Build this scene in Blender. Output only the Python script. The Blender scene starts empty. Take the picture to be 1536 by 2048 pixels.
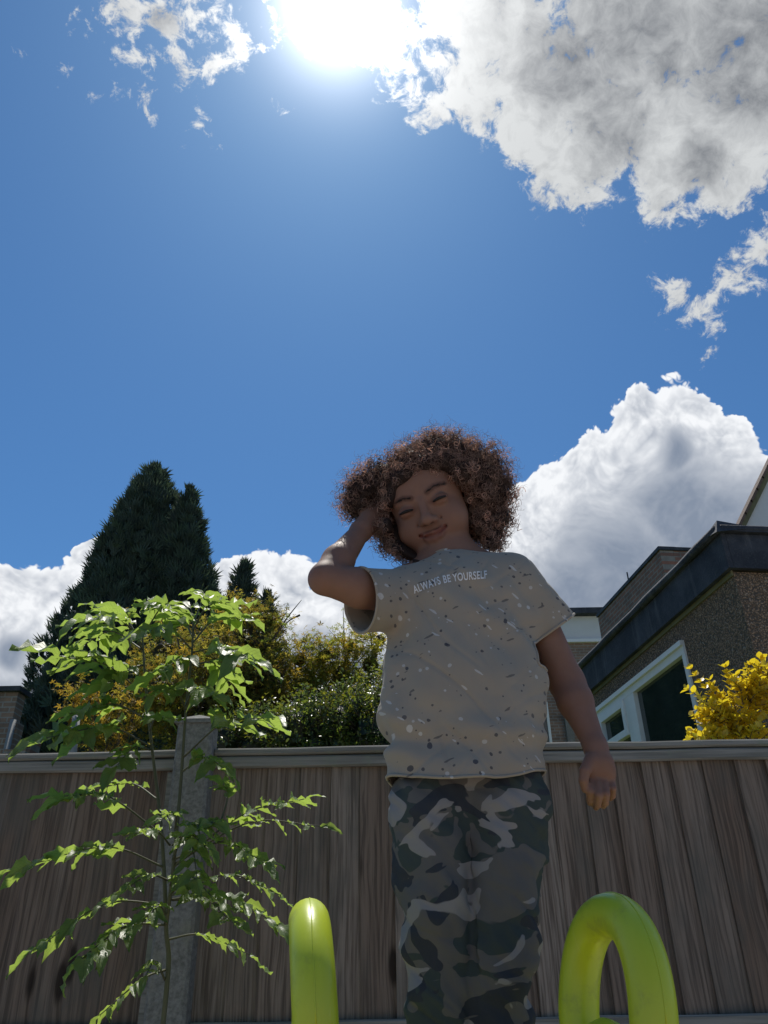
import bpy, bmesh, math, random
import numpy as np
from mathutils import Vector, Matrix, noise
from mathutils.bvhtree import BVHTree

random.seed(7); np.random.seed(7)
R = math.radians
scene = bpy.context.scene
COL = scene.collection

# ------------------------------------------------------------------ camera
CAM_H, TILT, ROLL, FPX = 1.15, R(30.0), R(1.0), 1537.0
_f = Vector((0, math.cos(TILT), math.sin(TILT)))
_u0 = Vector((0, -math.sin(TILT), math.cos(TILT)))
_r0 = Vector((1, 0, 0))
_r = _r0*math.cos(ROLL) - _u0*math.sin(ROLL)
_u = _u0*math.cos(ROLL) + _r0*math.sin(ROLL)
CAM = Vector((0, 0, CAM_H))
cam_d = bpy.data.cameras.new('camera'); cam = bpy.data.objects.new('camera', cam_d); COL.objects.link(cam)
cam_d.sensor_fit = 'VERTICAL'; cam_d.sensor_height = 36.0; cam_d.sensor_width = 27.0
cam_d.lens = 36.0*FPX/2048.0
cam_d.clip_start = 0.02; cam_d.clip_end = 2000
M = Matrix((( _r.x, _u.x, -_f.x, CAM.x), (_r.y, _u.y, -_f.y, CAM.y), (_r.z, _u.z, -_f.z, CAM.z), (0, 0, 0, 1)))
cam.matrix_world = M
scene.camera = cam

def ray(px, py):
    return _f + _r*((px-768.0)/FPX) + _u*((1024.0-py)/FPX)
def P(px, py, Y):
    d = ray(px, py); return CAM + d*(Y/d.y)
def S(px, py, Y):                      # metres per photo pixel there
    return (Y/ray(px, py).y)/FPX
def proj(p):
    v = Vector(p)-CAM; z = v.dot(_f)
    return 768+FPX*v.dot(_r)/z, 1024-FPX*v.dot(_u)/z

# ------------------------------------------------------------------ light
SUN = ray(672, 8).normalized()
SUN_EL = math.asin(SUN.z); SUN_AZ = math.atan2(SUN.x, SUN.y)
sun_d = bpy.data.lights.new('sun', 'SUN'); sun_d.energy = 4.6; sun_d.angle = R(0.53); sun_d.color = (1.0, 0.95, 0.87)
sun = bpy.data.objects.new('sun', sun_d); COL.objects.link(sun)
sun.rotation_euler = SUN.to_track_quat('Z', 'Y').to_euler(); sun.location = SUN*30

scene.cycles.max_bounces = 7; scene.cycles.diffuse_bounces = 3; scene.cycles.glossy_bounces = 3; scene.cycles.transmission_bounces = 4
scene.view_settings.view_transform = 'Standard'; scene.view_settings.look = 'None'
scene.view_settings.exposure = 0.0; scene.view_settings.gamma = 1.0
scene.view_settings.use_curve_mapping = False

# ------------------------------------------------------------------ world
SKY_STRENGTH = 0.1
SKY_TINT = (0.44, 0.75, 0.97)
world = bpy.data.worlds.new('World'); scene.world = world; world.use_nodes = True

class NT:
    """small node tree builder"""
    def __init__(s, tree): s.t = tree
    def n(s, typ, **kw):
        nd = s.t.nodes.new(typ)
        for k, v in kw.items(): setattr(nd, k, v)
        return nd
    def put(s, sock, v):
        if isinstance(v, bpy.types.NodeSocket): s.t.links.new(v, sock)
        else: sock.default_value = v
    def m(s, op, a, b=0.0, c=0.0, clamp=False):
        nd = s.n('ShaderNodeMath', operation=op, use_clamp=clamp)
        s.put(nd.inputs[0], a); s.put(nd.inputs[1], b); s.put(nd.inputs[2], c)
        return nd.outputs[0]
    def v(s, op, a, b=(0, 0, 0), scale=None):
        nd = s.n('ShaderNodeVectorMath', operation=op)
        s.put(nd.inputs[0], a); s.put(nd.inputs[1], b)
        if scale is not None: s.put(nd.inputs['Scale'], scale)
        return nd.outputs['Value'] if op in ('DOT_PRODUCT', 'DISTANCE', 'LENGTH') else nd.outputs['Vector']
    def mix(s, f, a, b, mode='MIX'):
        nd = s.n('ShaderNodeMix', data_type='RGBA', blend_type=mode)
        s.put(nd.inputs['Factor'], f)
        for sk, v in ((nd.inputs[6], a), (nd.inputs[7], b)):
            if isinstance(v, tuple) and len(v) == 3: v = (*v, 1)
            s.put(sk, v)
        return nd.outputs[2]
    def ss(s, x, lo, hi):
        nd = s.n('ShaderNodeMapRange', interpolation_type='SMOOTHSTEP')
        s.put(nd.inputs[0], x); s.put(nd.inputs[1], lo); s.put(nd.inputs[2], hi)
        return nd.outputs[0]
    def noise(s, vec, scale, detail=4, rough=0.5, dist=0.0, out='Fac', typ=None):
        nd = s.n('ShaderNodeTexNoise')
        s.put(nd.inputs['Vector'], vec); s.put(nd.inputs['Scale'], scale); s.put(nd.inputs['Detail'], detail)
        s.put(nd.inputs['Roughness'], rough); s.put(nd.inputs['Distortion'], dist)
        return nd.outputs[out]
    def vor(s, vec, scale, feature='F1', out='Distance', detail=0.0, rough=0.5, rnd=1.0, smooth=0.3):
        nd = s.n('ShaderNodeTexVoronoi', feature=feature)
        s.put(nd.inputs['Vector'], vec); s.put(nd.inputs['Scale'], scale)
        if 'Detail' in nd.inputs: s.put(nd.inputs['Detail'], detail); s.put(nd.inputs['Roughness'], rough)
        s.put(nd.inputs['Randomness'], rnd)
        if feature == 'SMOOTH_F1': s.put(nd.inputs['Smoothness'], smooth)
        return nd.outputs[out]

def blob_field(t, vec, blobs, k):
    F = None
    for (px, py, rp, *am) in blobs:
        am = am[0] if am else 1.0
        c = ray(px, py).normalized(); rr = rp*(1/ray(px, py).length)/FPX
        b = t.m('MULTIPLY_ADD', t.v('DISTANCE', vec, tuple(c)), -am/rr, am)
        F = b if F is None else t.m('SMOOTH_MAX', F, b, k)
    return F
def snoise(t, vec, scale, detail=0.0, rough=0.5):
    nd = t.n('ShaderNodeTexNoise'); nd.normalize = False
    t.put(nd.inputs['Vector'], vec); t.put(nd.inputs['Scale'], scale); t.put(nd.inputs['Detail'], detail); t.put(nd.inputs['Roughness'], rough)
    return nd.outputs['Fac']
def billow(t, vec, octs):
    acc = None
    for sc_, am in octs:
        q = t.m('MULTIPLY', t.m('ABSOLUTE', snoise(t, vec, sc_)), am)
        acc = q if acc is None else t.m('ADD', acc, q)
    return acc

CUM = [(1275, 850, 75), (1380, 850, 80), (1460, 880, 60), (1200, 945, 80), (1120, 1010, 80), (1050, 1050, 80), (1330, 940, 160),
       (1450, 970, 100), (1230, 1090, 200), (1420, 1090, 160), (1100, 1150, 150), (1180, 1270, 190), (1420, 1300, 220), (1040, 1320, 150),
       (30, 1185, 75), (100, 1195, 70), (190, 1140, 60), (70, 1270, 115), (180, 1230, 100), (10, 1350, 110), (90, 1350, 90), (20, 1430, 60),
       (330, 1270, 130), (480, 1165, 70), (555, 1175, 80), (620, 1240, 100), (510, 1270, 130), (680, 1310, 130), (580, 1380, 150), (760, 1390, 140)]
CUMD = [(1350, 1020, 130), (1430, 1090, 170), (1250, 1150, 170), (1150, 1210, 130), (1350, 1270, 200), (1340, 910, 50), (60, 1420, 110), (30, 1300, 40), (150, 1330, 80), (640, 1310, 70), (560, 1400, 130), (720, 1330, 60)]
WSP = [(1040, 60, 130), (930, 10, 140), (1190, 130, 190), (1400, 60, 220), (1530, 170, 165), (1370, 290, 150), (1150, 320, 110),
       (1450, 330, 105), (960, 170, 90), (1060, 220, 110), (825, 160, 60, .3), (835, 240, 46, .3), (300, 40, 100, .26), (390, 40, 90, .26), (320, 125, 60, .2),
       (1368, 605, 52, .34), (1512, 512, 62, .36), (1414, 722, 26, .3), (1780, 120, 280), (1350, -120, 330), (980, -140, 260), (350, -110, 170, .3),
       (710, 10, 120), (480, 95, 35, .2)]
WSPD = [(1120, 130, 110), (1250, 60, 120), (1460, 70, 160), (1230, 250, 100), (1330, 130, 70), (1520, 160, 130), (1400, 330, 60), (330, 40, 40)]

w = NT(world.node_tree)
for nd in list(world.node_tree.nodes): world.node_tree.nodes.remove(nd)
out = w.n('ShaderNodeOutputWorld'); bg = w.n('ShaderNodeBackground')
sky = w.n('ShaderNodeTexSky', sky_type='NISHITA', sun_disc=False)
sky.sun_elevation = SUN_EL; sky.sun_rotation = SUN_AZ
sky.air_density = 1.0; sky.dust_density = 0.35; sky.ozone_density = 3.0; sky.altitude = 50
tc = w.n('ShaderNodeTexCoord')
D = w.v('NORMALIZE', tc.outputs['Generated'])
sund = w.v('DOT_PRODUCT', D, tuple(SUN))
ang = w.m('ARCCOSINE', w.m('MINIMUM', sund, 0.99999))
def cexp(a, s): return w.m('EXPONENT', w.m('MULTIPLY', a, -1.0/s))
SC = 1.0/SKY_STRENGTH
skyc = w.mix(1.0, sky.outputs['Color'], SKY_TINT, 'MULTIPLY')
# low heaps of cumulus
wn = w.n('ShaderNodeTexNoise'); w.put(wn.inputs['Vector'], D); w.put(wn.inputs['Scale'], 10.0); w.put(wn.inputs['Detail'], 1.0)
dw = w.v('ADD', D, w.v('SCALE', w.v('SUBTRACT', wn.outputs['Color'], (0.5, 0.5, 0.5)), scale=0.055))
F1 = blob_field(w, dw, CUM, 0.10); Fd = blob_field(w, dw, CUMD, 0.25)
OC = [(19.0, 0.85), (43.0, 0.48), (92.0, 0.26), (190.0, 0.15)]
bl = billow(w, dw, OC)
dens = w.m('ADD', w.m('MULTIPLY', w.m('MINIMUM', F1, 0.5), 2.0), w.m('SUBTRACT', bl, 0.40))
dw2 = w.v('ADD', dw, tuple(SUN*0.012))
rel = w.m('SUBTRACT', bl, billow(w, dw2, OC[:3]))
aC = w.ss(dens, 0.02, 0.16)
thin = w.ss(dens, 0.55, 0.06)
f1 = w.m('ADD', w.m('SUBTRACT', 0.72, w.m('MULTIPLY', w.ss(Fd, -0.35, 0.75), 0.70)), w.m('ADD', w.m('MULTIPLY', rel, w.m('SUBTRACT', 0.85, w.m('MULTIPLY', w.ss(Fd, -0.3, 0.4), 0.70))), w.m('MULTIPLY', thin, 0.28)), clamp=True)
colC = w.mix(f1, (0.235*SC, 0.285*SC, 0.375*SC), (0.93*SC, 0.95*SC, 0.98*SC))
# higher ragged cloud
wx = w.n('ShaderNodeTexNoise'); w.put(wx.inputs['Vector'], D); w.put(wx.inputs['Scale'], 20.0); w.put(wx.inputs['Detail'], 2.0)
dx_ = w.v('ADD', D, w.v('SCALE', w.v('SUBTRACT', wx.outputs['Color'], (0.5, 0.5, 0.5)), scale=0.038))
F2 = blob_field(w, dx_, WSP, 0.12); F2d = blob_field(w, dx_, WSPD, 0.25)
n2 = snoise(w, dx_, 24.0, 6.0, 0.68)
den2 = w.m('ADD', w.m('MULTIPLY', w.m('MINIMUM', F2, 0.55), 1.9), w.m('MULTIPLY', n2, 0.80))
aW = w.ss(den2, 0.0, 0.62)
rel2 = w.m('SUBTRACT', n2, snoise(w, w.v('ADD', dx_, tuple(SUN*0.014)), 24.0, 2.0, 0.6))
f2 = w.m('ADD', w.m('SUBTRACT', 0.86, w.m('MULTIPLY', w.ss(F2d, -0.2, 0.75), 0.58)), w.m('MULTIPLY', rel2, 0.28), clamp=True)
colW = w.mix(f2, (0.20*SC, 0.215*SC, 0.24*SC), (0.66*SC, 0.68*SC, 0.69*SC))
gl = w.m('MULTIPLY', cexp(ang, R(3.6)), 2.6*SC)        # cloud close to the sun passes its light on
colW = w.mix(1.0, colW, gl, 'ADD')
# fair-weather cloud over the rest of the sky
fwd = w.v('DOT_PRODUCT', D, tuple(_f))
gen = w.m('ADD', w.noise(D, 3.1, 3, 0.55), w.m('MULTIPLY', w.ss(fwd, 0.45, 0.72), -0.5))
base = w.mix(w.ss(gen, 0.60, 0.68), skyc, (0.40*SC, 0.42*SC, 0.46*SC))
base = w.mix(aW, base, colW)
base = w.mix(aC, base, colC)
# the sun's aureole
aur = w.m('ADD', w.m('MULTIPLY', cexp(ang, R(1.75)), 5.0*SC), w.m('MULTIPLY', cexp(ang, R(6.0)), 0.08*SC))
base = w.mix(1.0, base, w.mix(1.0, (1.0, 0.98, 0.95), aur, 'MULTIPLY'), 'ADD')
w.put(bg.inputs['Color'], base); bg.inputs['Strength'].default_value = SKY_STRENGTH
world.node_tree.links.new(bg.outputs[0], out.inputs[0])
try:
    world.cycles.sampling_method = 'MANUAL'; world.cycles.sample_map_resolution = 512
except Exception: pass

# ------------------------------------------------------------------ helpers
def mesh_obj(name, verts, faces, mat=None, parent=None, smooth=False, loc=None):
    me = bpy.data.meshes.new(name); me.from_pydata([tuple(v) for v in verts], [], [tuple(f) for f in faces]); me.update()
    return link(name, me, mat, parent, smooth, loc)
def link(name, me, mat=None, parent=None, smooth=False, loc=None):
    if mat and not me.materials: me.materials.append(mat)
    if smooth: me.polygons.foreach_set('use_smooth', [True]*len(me.polygons))
    o = bpy.data.objects.new(name, me); COL.objects.link(o)
    if loc is not None: o.location = loc
    if parent:
        o.parent = parent
        o.matrix_parent_inverse = parent_world(parent).inverted()
    return o
def parent_world(o):
    m = o.matrix_basis.copy()
    if o.parent: m = parent_world(o.parent) @ o.matrix_parent_inverse @ m
    return m
def empty(name, loc, label, cat, group=None):
    o = bpy.data.objects.new(name, None); COL.objects.link(o); o.location = loc; o.empty_display_size = 0.1
    tag(o, label, cat, group); return o
def tag(o, label=None, cat=None, group=None, kind=None):
    if label: o['label'] = label
    if cat: o['category'] = cat
    if group: o['group'] = group
    if kind: o['kind'] = kind
    return o

class MB:
    def __init__(s): s.v = []; s.f = []; s.c = None
    def add(s, vs, fs):
        b = len(s.v); s.v.extend(vs); s.f.extend([tuple(b+i for i in f) for f in fs])
    def box(s, p, ax, ay, az):           # p corner, three edge vectors
        p, ax, ay, az = Vector(p), Vector(ax), Vector(ay), Vector(az)
        vs = [p, p+ax, p+ax+ay, p+ay, p+az, p+ax+az, p+ax+ay+az, p+ay+az]
        fs = [(0, 3, 2, 1), (4, 5, 6, 7), (0, 1, 5, 4), (1, 2, 6, 5), (2, 3, 7, 6), (3, 0, 4, 7)]
        if ax.cross(ay).dot(az) < 0: fs = [f[::-1] for f in fs]
        s.add(vs, fs)
    def tube(s, pts, rad, n=8, cap=True):
        pts = [Vector(p) for p in pts]; k = len(pts)
        if not hasattr(rad, '__len__'): rad = [rad]*k
        t0 = (pts[1]-pts[0]).normalized()
        a = t0.orthogonal().normalized()
        vs = []
        for i in range(k):
            t = (pts[min(i+1, k-1)]-pts[max(i-1, 0)])
            if t.length < 1e-9: t = t0
            t.normalize()
            a = (a - t*a.dot(t))
            if a.length < 1e-6: a = t.orthogonal()
            a.normalize(); b = t.cross(a)
            for j in range(n):
                an = 2*math.pi*j/n
                vs.append(pts[i] + (a*math.cos(an)+b*math.sin(an))*rad[i])
        fs = []
        for i in range(k-1):
            for j in range(n):
                fs.append((i*n+j, i*n+(j+1) % n, (i+1)*n+(j+1) % n, (i+1)*n+j))
        if cap:
            fs.append(tuple(range(n))[::-1]); fs.append(tuple((k-1)*n+j for j in range(n)))
        s.add(vs, fs)
    def build(s, name, mat, parent=None, smooth=False):
        return mesh_obj(name, s.v, s.f, mat, parent, smooth)

def catmull(pts, sub=6):
    pts = [Vector(p) for p in pts]; q = [pts[0]*2-pts[1]] + pts + [pts[-1]*2-pts[-2]]; out = []
    for i in range(1, len(q)-2):
        a, b, c, d = q[i-1:i+3]
        for k in range(sub):
            t = k/sub
            out.append(0.5*((2*b)+(c-a)*t+(2*a-5*b+4*c-d)*t*t+(3*b-a-3*c+d)*t**3))
    out.append(pts[-1]); return out

# ------------------------------------------------------------------ materials
def mat(name, build, rough=0.6, spec=0.4):
    m = bpy.data.materials.new(name); m.use_nodes = True
    t = NT(m.node_tree); bs = m.node_tree.nodes['Principled BSDF']
    bs.inputs['Roughness'].default_value = rough; bs.inputs['Specular IOR Level'].default_value = spec
    tcn = t.n('ShaderNodeTexCoord')
    build(t, bs, tcn.outputs['Object'])
    return m
def bump(t, bs, h, strength=0.3, dist=0.01):
    b = t.n('ShaderNodeBump'); t.put(b.inputs['Height'], h); b.inputs['Strength'].default_value = strength; b.inputs['Distance'].default_value = dist
    t.put(bs.inputs['Normal'], b.outputs[0])
def scl(t, v, s): return t.v('MULTIPLY', v, s)

def b_wood(c0, c1, c2):
    def f(t, bs, ob):
        oi = t.n('ShaderNodeObjectInfo')
        rnd = oi.outputs['Random']
        o2 = t.v('ADD', ob, t.v('SCALE', (3.7, 9.1, 5.3), scale=rnd))
        warp = t.noise(scl(t, o2, (5, 5, 0.9)), 1.0, 3, 0.5)
        knot = t.vor(scl(t, o2, (9.0, 1.0, 2.6)), 1.0, out='Distance')
        kc = t.vor(scl(t, o2, (9.0, 1.0, 2.6)), 1.0, out='Color')
        ksel = t.n('ShaderNodeSeparateColor'); t.put(ksel.inputs[0], kc)
        has = t.ss(ksel.outputs[0], 0.34, 0.39)
        kn = t.m('MULTIPLY', t.ss(knot, 0.20, 0.10), has)
        ring = t.m('MULTIPLY', t.ss(knot, 0.5, 0.12), has)
        gx = t.m('ADD', t.m('MULTIPLY', warp, 0.05), t.m('MULTIPLY', ring, 0.012))
        sp = t.n('ShaderNodeSeparateXYZ'); t.put(sp.inputs[0], o2)
        cb = t.n('ShaderNodeCombineXYZ'); t.put(cb.inputs[0], t.m('ADD', sp.outputs[0], gx)); t.put(cb.inputs[1], sp.outputs[1]); t.put(cb.inputs[2], t.m('MULTIPLY', sp.outputs[2], 0.03))
        grain = t.noise(cb.outputs[0], 120.0, 5, 0.6)
        coarse = t.noise(cb.outputs[0], 26.0, 3, 0.5)
        blot = t.noise(scl(t, o2, (3, 3, 1.4)), 1.6, 4, 0.6)
        col = t.mix(t.m('ADD', t.m('MULTIPLY', coarse, 0.9), t.m('MULTIPLY', t.m('SUBTRACT', rnd, 0.5), 0.8), clamp=True), c0, c1)
        col = t.mix(t.ss(grain, 0.38, 0.66), col, t.mix(0.8, col, c2))
        col = t.mix(t.m('MULTIPLY', t.ss(blot, 0.46, 0.72), 0.65), col, (0.105, 0.10, 0.085))
        col = t.mix(t.m('MULTIPLY', kn, 0.9), col, (0.026, 0.019, 0.015))
        t.put(bs.inputs['Base Color'], col)
        bump(t, bs, t.m('ADD', grain, t.m('MULTIPLY', coarse, 1.2)), 0.55, 0.003)
    return f
M_BOARD = mat('weathered_fence_wood', b_wood((0.185, 0.130, 0.095), (0.30, 0.250, 0.205), (0.075, 0.056, 0.044)), 0.85, 0.15)

def b_railwood(t, bs, ob):
    oi = t.n('ShaderNodeObjectInfo')
    o2 = t.v('ADD', ob, t.v('SCALE', (3.7, 9.1, 5.3), scale=oi.outputs['Random']))
    g = t.noise(scl(t, o2, (2.5, 90, 90)), 1.0, 5, 0.6)
    l = t.noise(o2, 9.0, 5, 0.65)
    col = t.mix(t.ss(g, 0.3, 0.7), (0.145, 0.14, 0.12), (0.28, 0.265, 0.235))
    col = t.mix(t.m('MULTIPLY', t.ss(l, 0.52, 0.7), 0.7), col, (0.20, 0.22, 0.16))
    t.put(bs.inputs['Base Color'], col); bump(t, bs, g, 0.5, 0.004)
M_RAIL = mat('weathered_rail_wood', b_railwood, 0.85, 0.15)

def b_concrete(t, bs, ob):
    n = t.noise(ob, 70.0, 6, 0.7); l = t.noise(ob, 7.0, 5, 0.6)
    col = t.mix(t.ss(n, 0.3, 0.7), (0.13, 0.128, 0.115), (0.25, 0.242, 0.222))
    col = t.mix(t.m('MULTIPLY', t.ss(l, 0.5, 0.7), 0.6), col, (0.22, 0.21, 0.15))
    t.put(bs.inputs['Base Color'], col); bump(t, bs, n, 0.6, 0.004)
M_CONC = mat('post_concrete', b_concrete, 0.9, 0.2)

def b_lawn(t, bs, ob):
    n = t.noise(ob, 60, 5, 0.6); l = t.noise(ob, 0.9, 4)
    sp = t.n('ShaderNodeSeparateXYZ'); t.put(sp.inputs[0], ob)
    b = t.n('ShaderNodeTexBrick'); t.put(b.inputs['Vector'], ob); b.inputs['Scale'].default_value = 1.0
    b.inputs['Brick Width'].default_value = 0.6; b.inputs['Row Height'].default_value = 0.45; b.inputs['Mortar Size'].default_value = 0.012
    b.inputs['Color1'].default_value = (0.40, 0.365, 0.325, 1); b.inputs['Color2'].default_value = (0.34, 0.315, 0.285, 1); b.inputs['Mortar'].default_value = (0.16, 0.15, 0.13, 1)  # unseen slabs, kept pale to bounce fill light onto shaded fronts
    pav = t.mix(t.m('MULTIPLY', n, 0.4), b.outputs['Color'], (0.28, 0.265, 0.245))
    grass = t.mix(n, (0.05, 0.085, 0.02), (0.12, 0.17, 0.05))
    t.put(bs.inputs['Base Color'], t.mix(t.m('GREATER_THAN', sp.outputs[1], 2.6), pav, grass))
    bump(t, bs, t.m('SUBTRACT', t.m('MULTIPLY', n, 0.4), b.outputs['Fac']), 0.5, 0.01)
M_LAWN = mat('paving_and_lawn', b_lawn, 0.9, 0.1)

def leaf_mat(name, ctop, cback, trans, rough=0.4, spec=0.5, tfac=0.5, attr=None, vein=0.0):
    m = bpy.data.materials.new(name); m.use_nodes = True; t = NT(m.node_tree)
    bs = m.node_tree.nodes['Principled BSDF']; outn = m.node_tree.nodes['Material Output']
    bs.inputs['Roughness'].default_value = rough; bs.inputs['Specular IOR Level'].default_value = spec
    oi = t.n('ShaderNodeObjectInfo'); tcn = t.n('ShaderNodeTexCoord'); geo = t.n('ShaderNodeNewGeometry')
    n = t.noise(tcn.outputs['Object'], 22.0, 3, 0.6)
    v = t.m('ADD', t.m('MULTIPLY', n, 0.6), t.m('MULTIPLY', oi.outputs['Random'], 0.4))
    dark = t.mix(v, tuple(c*0.75 for c in ctop), tuple(min(1, c*1.3) for c in ctop))
    col = t.mix(geo.outputs['Backfacing'], dark, cback)
    tr = t.mix(v, tuple(c*0.75 for c in trans), tuple(min(1, c*1.2) for c in trans))
    if attr:
        a = t.n('ShaderNodeAttribute'); a.attribute_name = attr
        col = t.mix(1.0, col, a.outputs['Color'], 'MULTIPLY'); tr = t.mix(1.0, tr, a.outputs['Color'], 'MULTIPLY')
    if vein:
        uv = t.n('ShaderNodeUVMap'); sp = t.n('ShaderNodeSeparateXYZ'); t.put(sp.inputs[0], uv.outputs[0])
        ux = t.m('ABSOLUTE', t.m('SUBTRACT', sp.outputs[0], 0.5))
        ph = t.m('MULTIPLY', t.m('SUBTRACT', sp.outputs[1], t.m('MULTIPLY', ux, 0.55)), 9.0)
        fr = t.m('ABSOLUTE', t.m('SUBTRACT', t.m('FRACT', ph), 0.5))
        ve = t.m('MAXIMUM', t.ss(fr, 0.09, 0.02), t.ss(ux, 0.03, 0.012))
        tr = t.mix(t.m('MULTIPLY', ve, vein), tr, tuple(c*0.55 for c in trans))
        bump(t, bs, ve, 0.5, 0.002)
    t.put(bs.inputs['Base Color'], col)
    tl = t.n('ShaderNodeBsdfTranslucent'); t.put(tl.inputs['Color'], tr)
    mx = t.n('ShaderNodeMixShader'); mx.inputs[0].default_value = tfac
    t.t.links.new(bs.outputs[0], mx.inputs[1]); t.t.links.new(tl.outputs[0], mx.inputs[2]); t.t.links.new(mx.outputs[0], outn.inputs[0])
    return m
M_SAP = leaf_mat('sapling_leaf', (0.07, 0.13, 0.035), (0.10, 0.16, 0.06), (0.44, 0.60, 0.10), 0.42, 0.5, 0.52, vein=0.6)
M_MAPLE = leaf_mat('maple_leaf', (0.15, 0.135, 0.035), (0.16, 0.145, 0.045), (0.50, 0.43, 0.08), 0.5, 0.4, 0.5, attr='tint')
M_HEDGE = leaf_mat('hedge_leaf', (0.045, 0.07, 0.025), (0.06, 0.09, 0.035), (0.20, 0.26, 0.05), 0.35, 0.5, 0.35, attr='tint')
M_CONIF = leaf_mat('conifer_spray', (0.055, 0.082, 0.066), (0.055, 0.082, 0.066), (0.07, 0.10, 0.055), 0.7, 0.25, 0.25, attr='tint')
M_PRIV = leaf_mat('golden_leaf', (0.66, 0.47, 0.03), (0.66, 0.50, 0.06), (0.92, 0.70, 0.03), 0.38, 0.5, 0.5)

def b_bark(t, bs, ob):
    n = t.noise(scl(t, ob, (30, 30, 8)), 1.0, 5, 0.6)
    t.put(bs.inputs['Base Color'], t.mix(n, (0.06, 0.05, 0.035), (0.16, 0.13, 0.095))); bump(t, bs, n, 0.6, 0.005)
M_BARK = mat('bark', b_bark, 0.9, 0.1)
def b_stem(t, bs, ob):
    n = t.noise(scl(t, ob, (60, 60, 15)), 1.0, 4, 0.6)
    t.put(bs.inputs['Base Color'], t.mix(n, (0.06, 0.065, 0.035), (0.13, 0.125, 0.07)))
M_STEM = mat('green_stem', b_stem, 0.6, 0.3)

def b_pebble(t, bs, ob):
    c = t.vor(ob, 105.0, out='Color'); dd = t.vor(ob, 105.0)
    sp = t.n('ShaderNodeSeparateColor'); t.put(sp.inputs[0], c)
    l = t.noise(ob, 1.3, 4, 0.6)
    col = t.mix(sp.outputs[0], (0.18, 0.115, 0.07), (0.52, 0.35, 0.225))
    col = t.mix(t.ss(sp.outputs[1], 0.90, 0.97), col, (0.46, 0.38, 0.30))
    col = t.mix(t.ss(dd, 0.35, 0.7), col, (0.09, 0.075, 0.06))
    col = t.mix(t.m('MULTIPLY', l, 0.45), col, (0.15, 0.12, 0.09))
    t.put(bs.inputs['Base Color'], col); bump(t, bs, t.m('SUBTRACT', 1.0, dd), 1.0, 0.012)
M_PEBBLE = mat('pebbledash', b_pebble, 0.85, 0.2)

def b_brick(c1, c2, mort):
    def f(t, bs, ob):
        sp = t.n('ShaderNodeSeparateXYZ'); t.put(sp.inputs[0], ob)
        cb = t.n('ShaderNodeCombineXYZ'); t.put(cb.inputs[0], sp.outputs[0]); t.put(cb.inputs[1], sp.outputs[2])
        b = t.n('ShaderNodeTexBrick'); t.put(b.inputs['Vector'], cb.outputs[0]); b.inputs['Scale'].default_value = 1.0
        b.inputs['Brick Width'].default_value = 0.225; b.inputs['Row Height'].default_value = 0.075; b.inputs['Mortar Size'].default_value = 0.010
        b.inputs['Color1'].default_value = (*c1, 1); b.inputs['Color2'].default_value = (*c2, 1); b.inputs['Mortar'].default_value = (*mort, 1)
        n = t.noise(ob, 3.0, 6, 0.65); n2 = t.noise(ob, 40.0, 4, 0.6)
        col = t.mix(t.m('MULTIPLY', t.ss(n, 0.4, 0.75), 0.7), b.outputs['Color'], (0.07, 0.06, 0.055))
        col = t.mix(t.m('MULTIPLY', n2, 0.4), col, t.mix(0.5, col, (0.35, 0.3, 0.26)))
        t.put(bs.inputs['Base Color'], col); bump(t, bs, t.m('SUBTRACT', t.m('MULTIPLY', n2, 0.3), b.outputs['Fac']), 0.7, 0.01)
    return f
M_BRICK = mat('red_brick', b_brick((0.30, 0.13, 0.085), (0.19, 0.10, 0.075), (0.26, 0.24, 0.21)), 0.9, 0.15)
M_BRICK2 = mat('brown_brick', b_brick((0.30, 0.19, 0.13), (0.21, 0.14, 0.10), (0.30, 0.28, 0.25)), 0.9, 0.15)

def b_plain(c, var=0.15, sc=6.0, bmp=0.0):
    def f(t, bs, ob):
        n = t.noise(ob, sc, 5, 0.6)
        t.put(bs.inputs['Base Color'], t.mix(n, tuple(x*(1-var) for x in c), tuple(min(1, x*(1+var)) for x in c)))
        if bmp: bump(t, bs, t.noise(ob, sc*8, 4, 0.6), bmp, 0.01)
    return f
def b_fascia(t, bs, ob):
    n = t.noise(ob, 3.0, 7, 0.7); g = t.noise(ob, 90.0, 3, 0.6); st = t.noise(scl(t, ob, (9, 9, 1.2)), 1.0, 4, 0.6)
    col = t.mix(t.ss(n, 0.35, 0.7), (0.022, 0.026, 0.034), (0.060, 0.066, 0.078))
    col = t.mix(t.m('MULTIPLY', t.ss(st, 0.55, 0.75), 0.5), col, (0.13, 0.135, 0.14))
    col = t.mix(t.m('MULTIPLY', t.ss(g, 0.5, 0.8), 0.35), col, (0.12, 0.125, 0.13))
    t.put(bs.inputs['Base Color'], col); bump(t, bs, t.m('ADD', g, n), 0.6, 0.006)
M_FASCIA = mat('dark_fascia', b_fascia, 0.75, 0.3)
M_SOFFIT = mat('mossy_board', b_plain((0.16, 0.155, 0.09), 0.4, 8.0, 0.2), 0.85, 0.2)
M_UPVC = mat('white_plastic_frame', b_plain((0.72, 0.73, 0.70), 0.10, 12.0), 0.35, 0.5)
M_RENDER = mat('white_render', b_plain((0.62, 0.62, 0.60), 0.12, 2.5, 0.3), 0.9, 0.15)
M_TILE = mat('roof_tile', b_plain((0.14, 0.10, 0.08), 0.4, 14.0, 0.5), 0.85, 0.2)
M_GLASS = mat('dark_window_glass', b_plain((0.022, 0.032, 0.027), 0.6, 3.0), 0.03, 0.9)  # opaque pane; green reflection and dark room put into its base colour
M_GREYPOLE = mat('grey_pole', b_plain((0.25, 0.25, 0.23), 0.3, 20.0), 0.7, 0.3)

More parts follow.
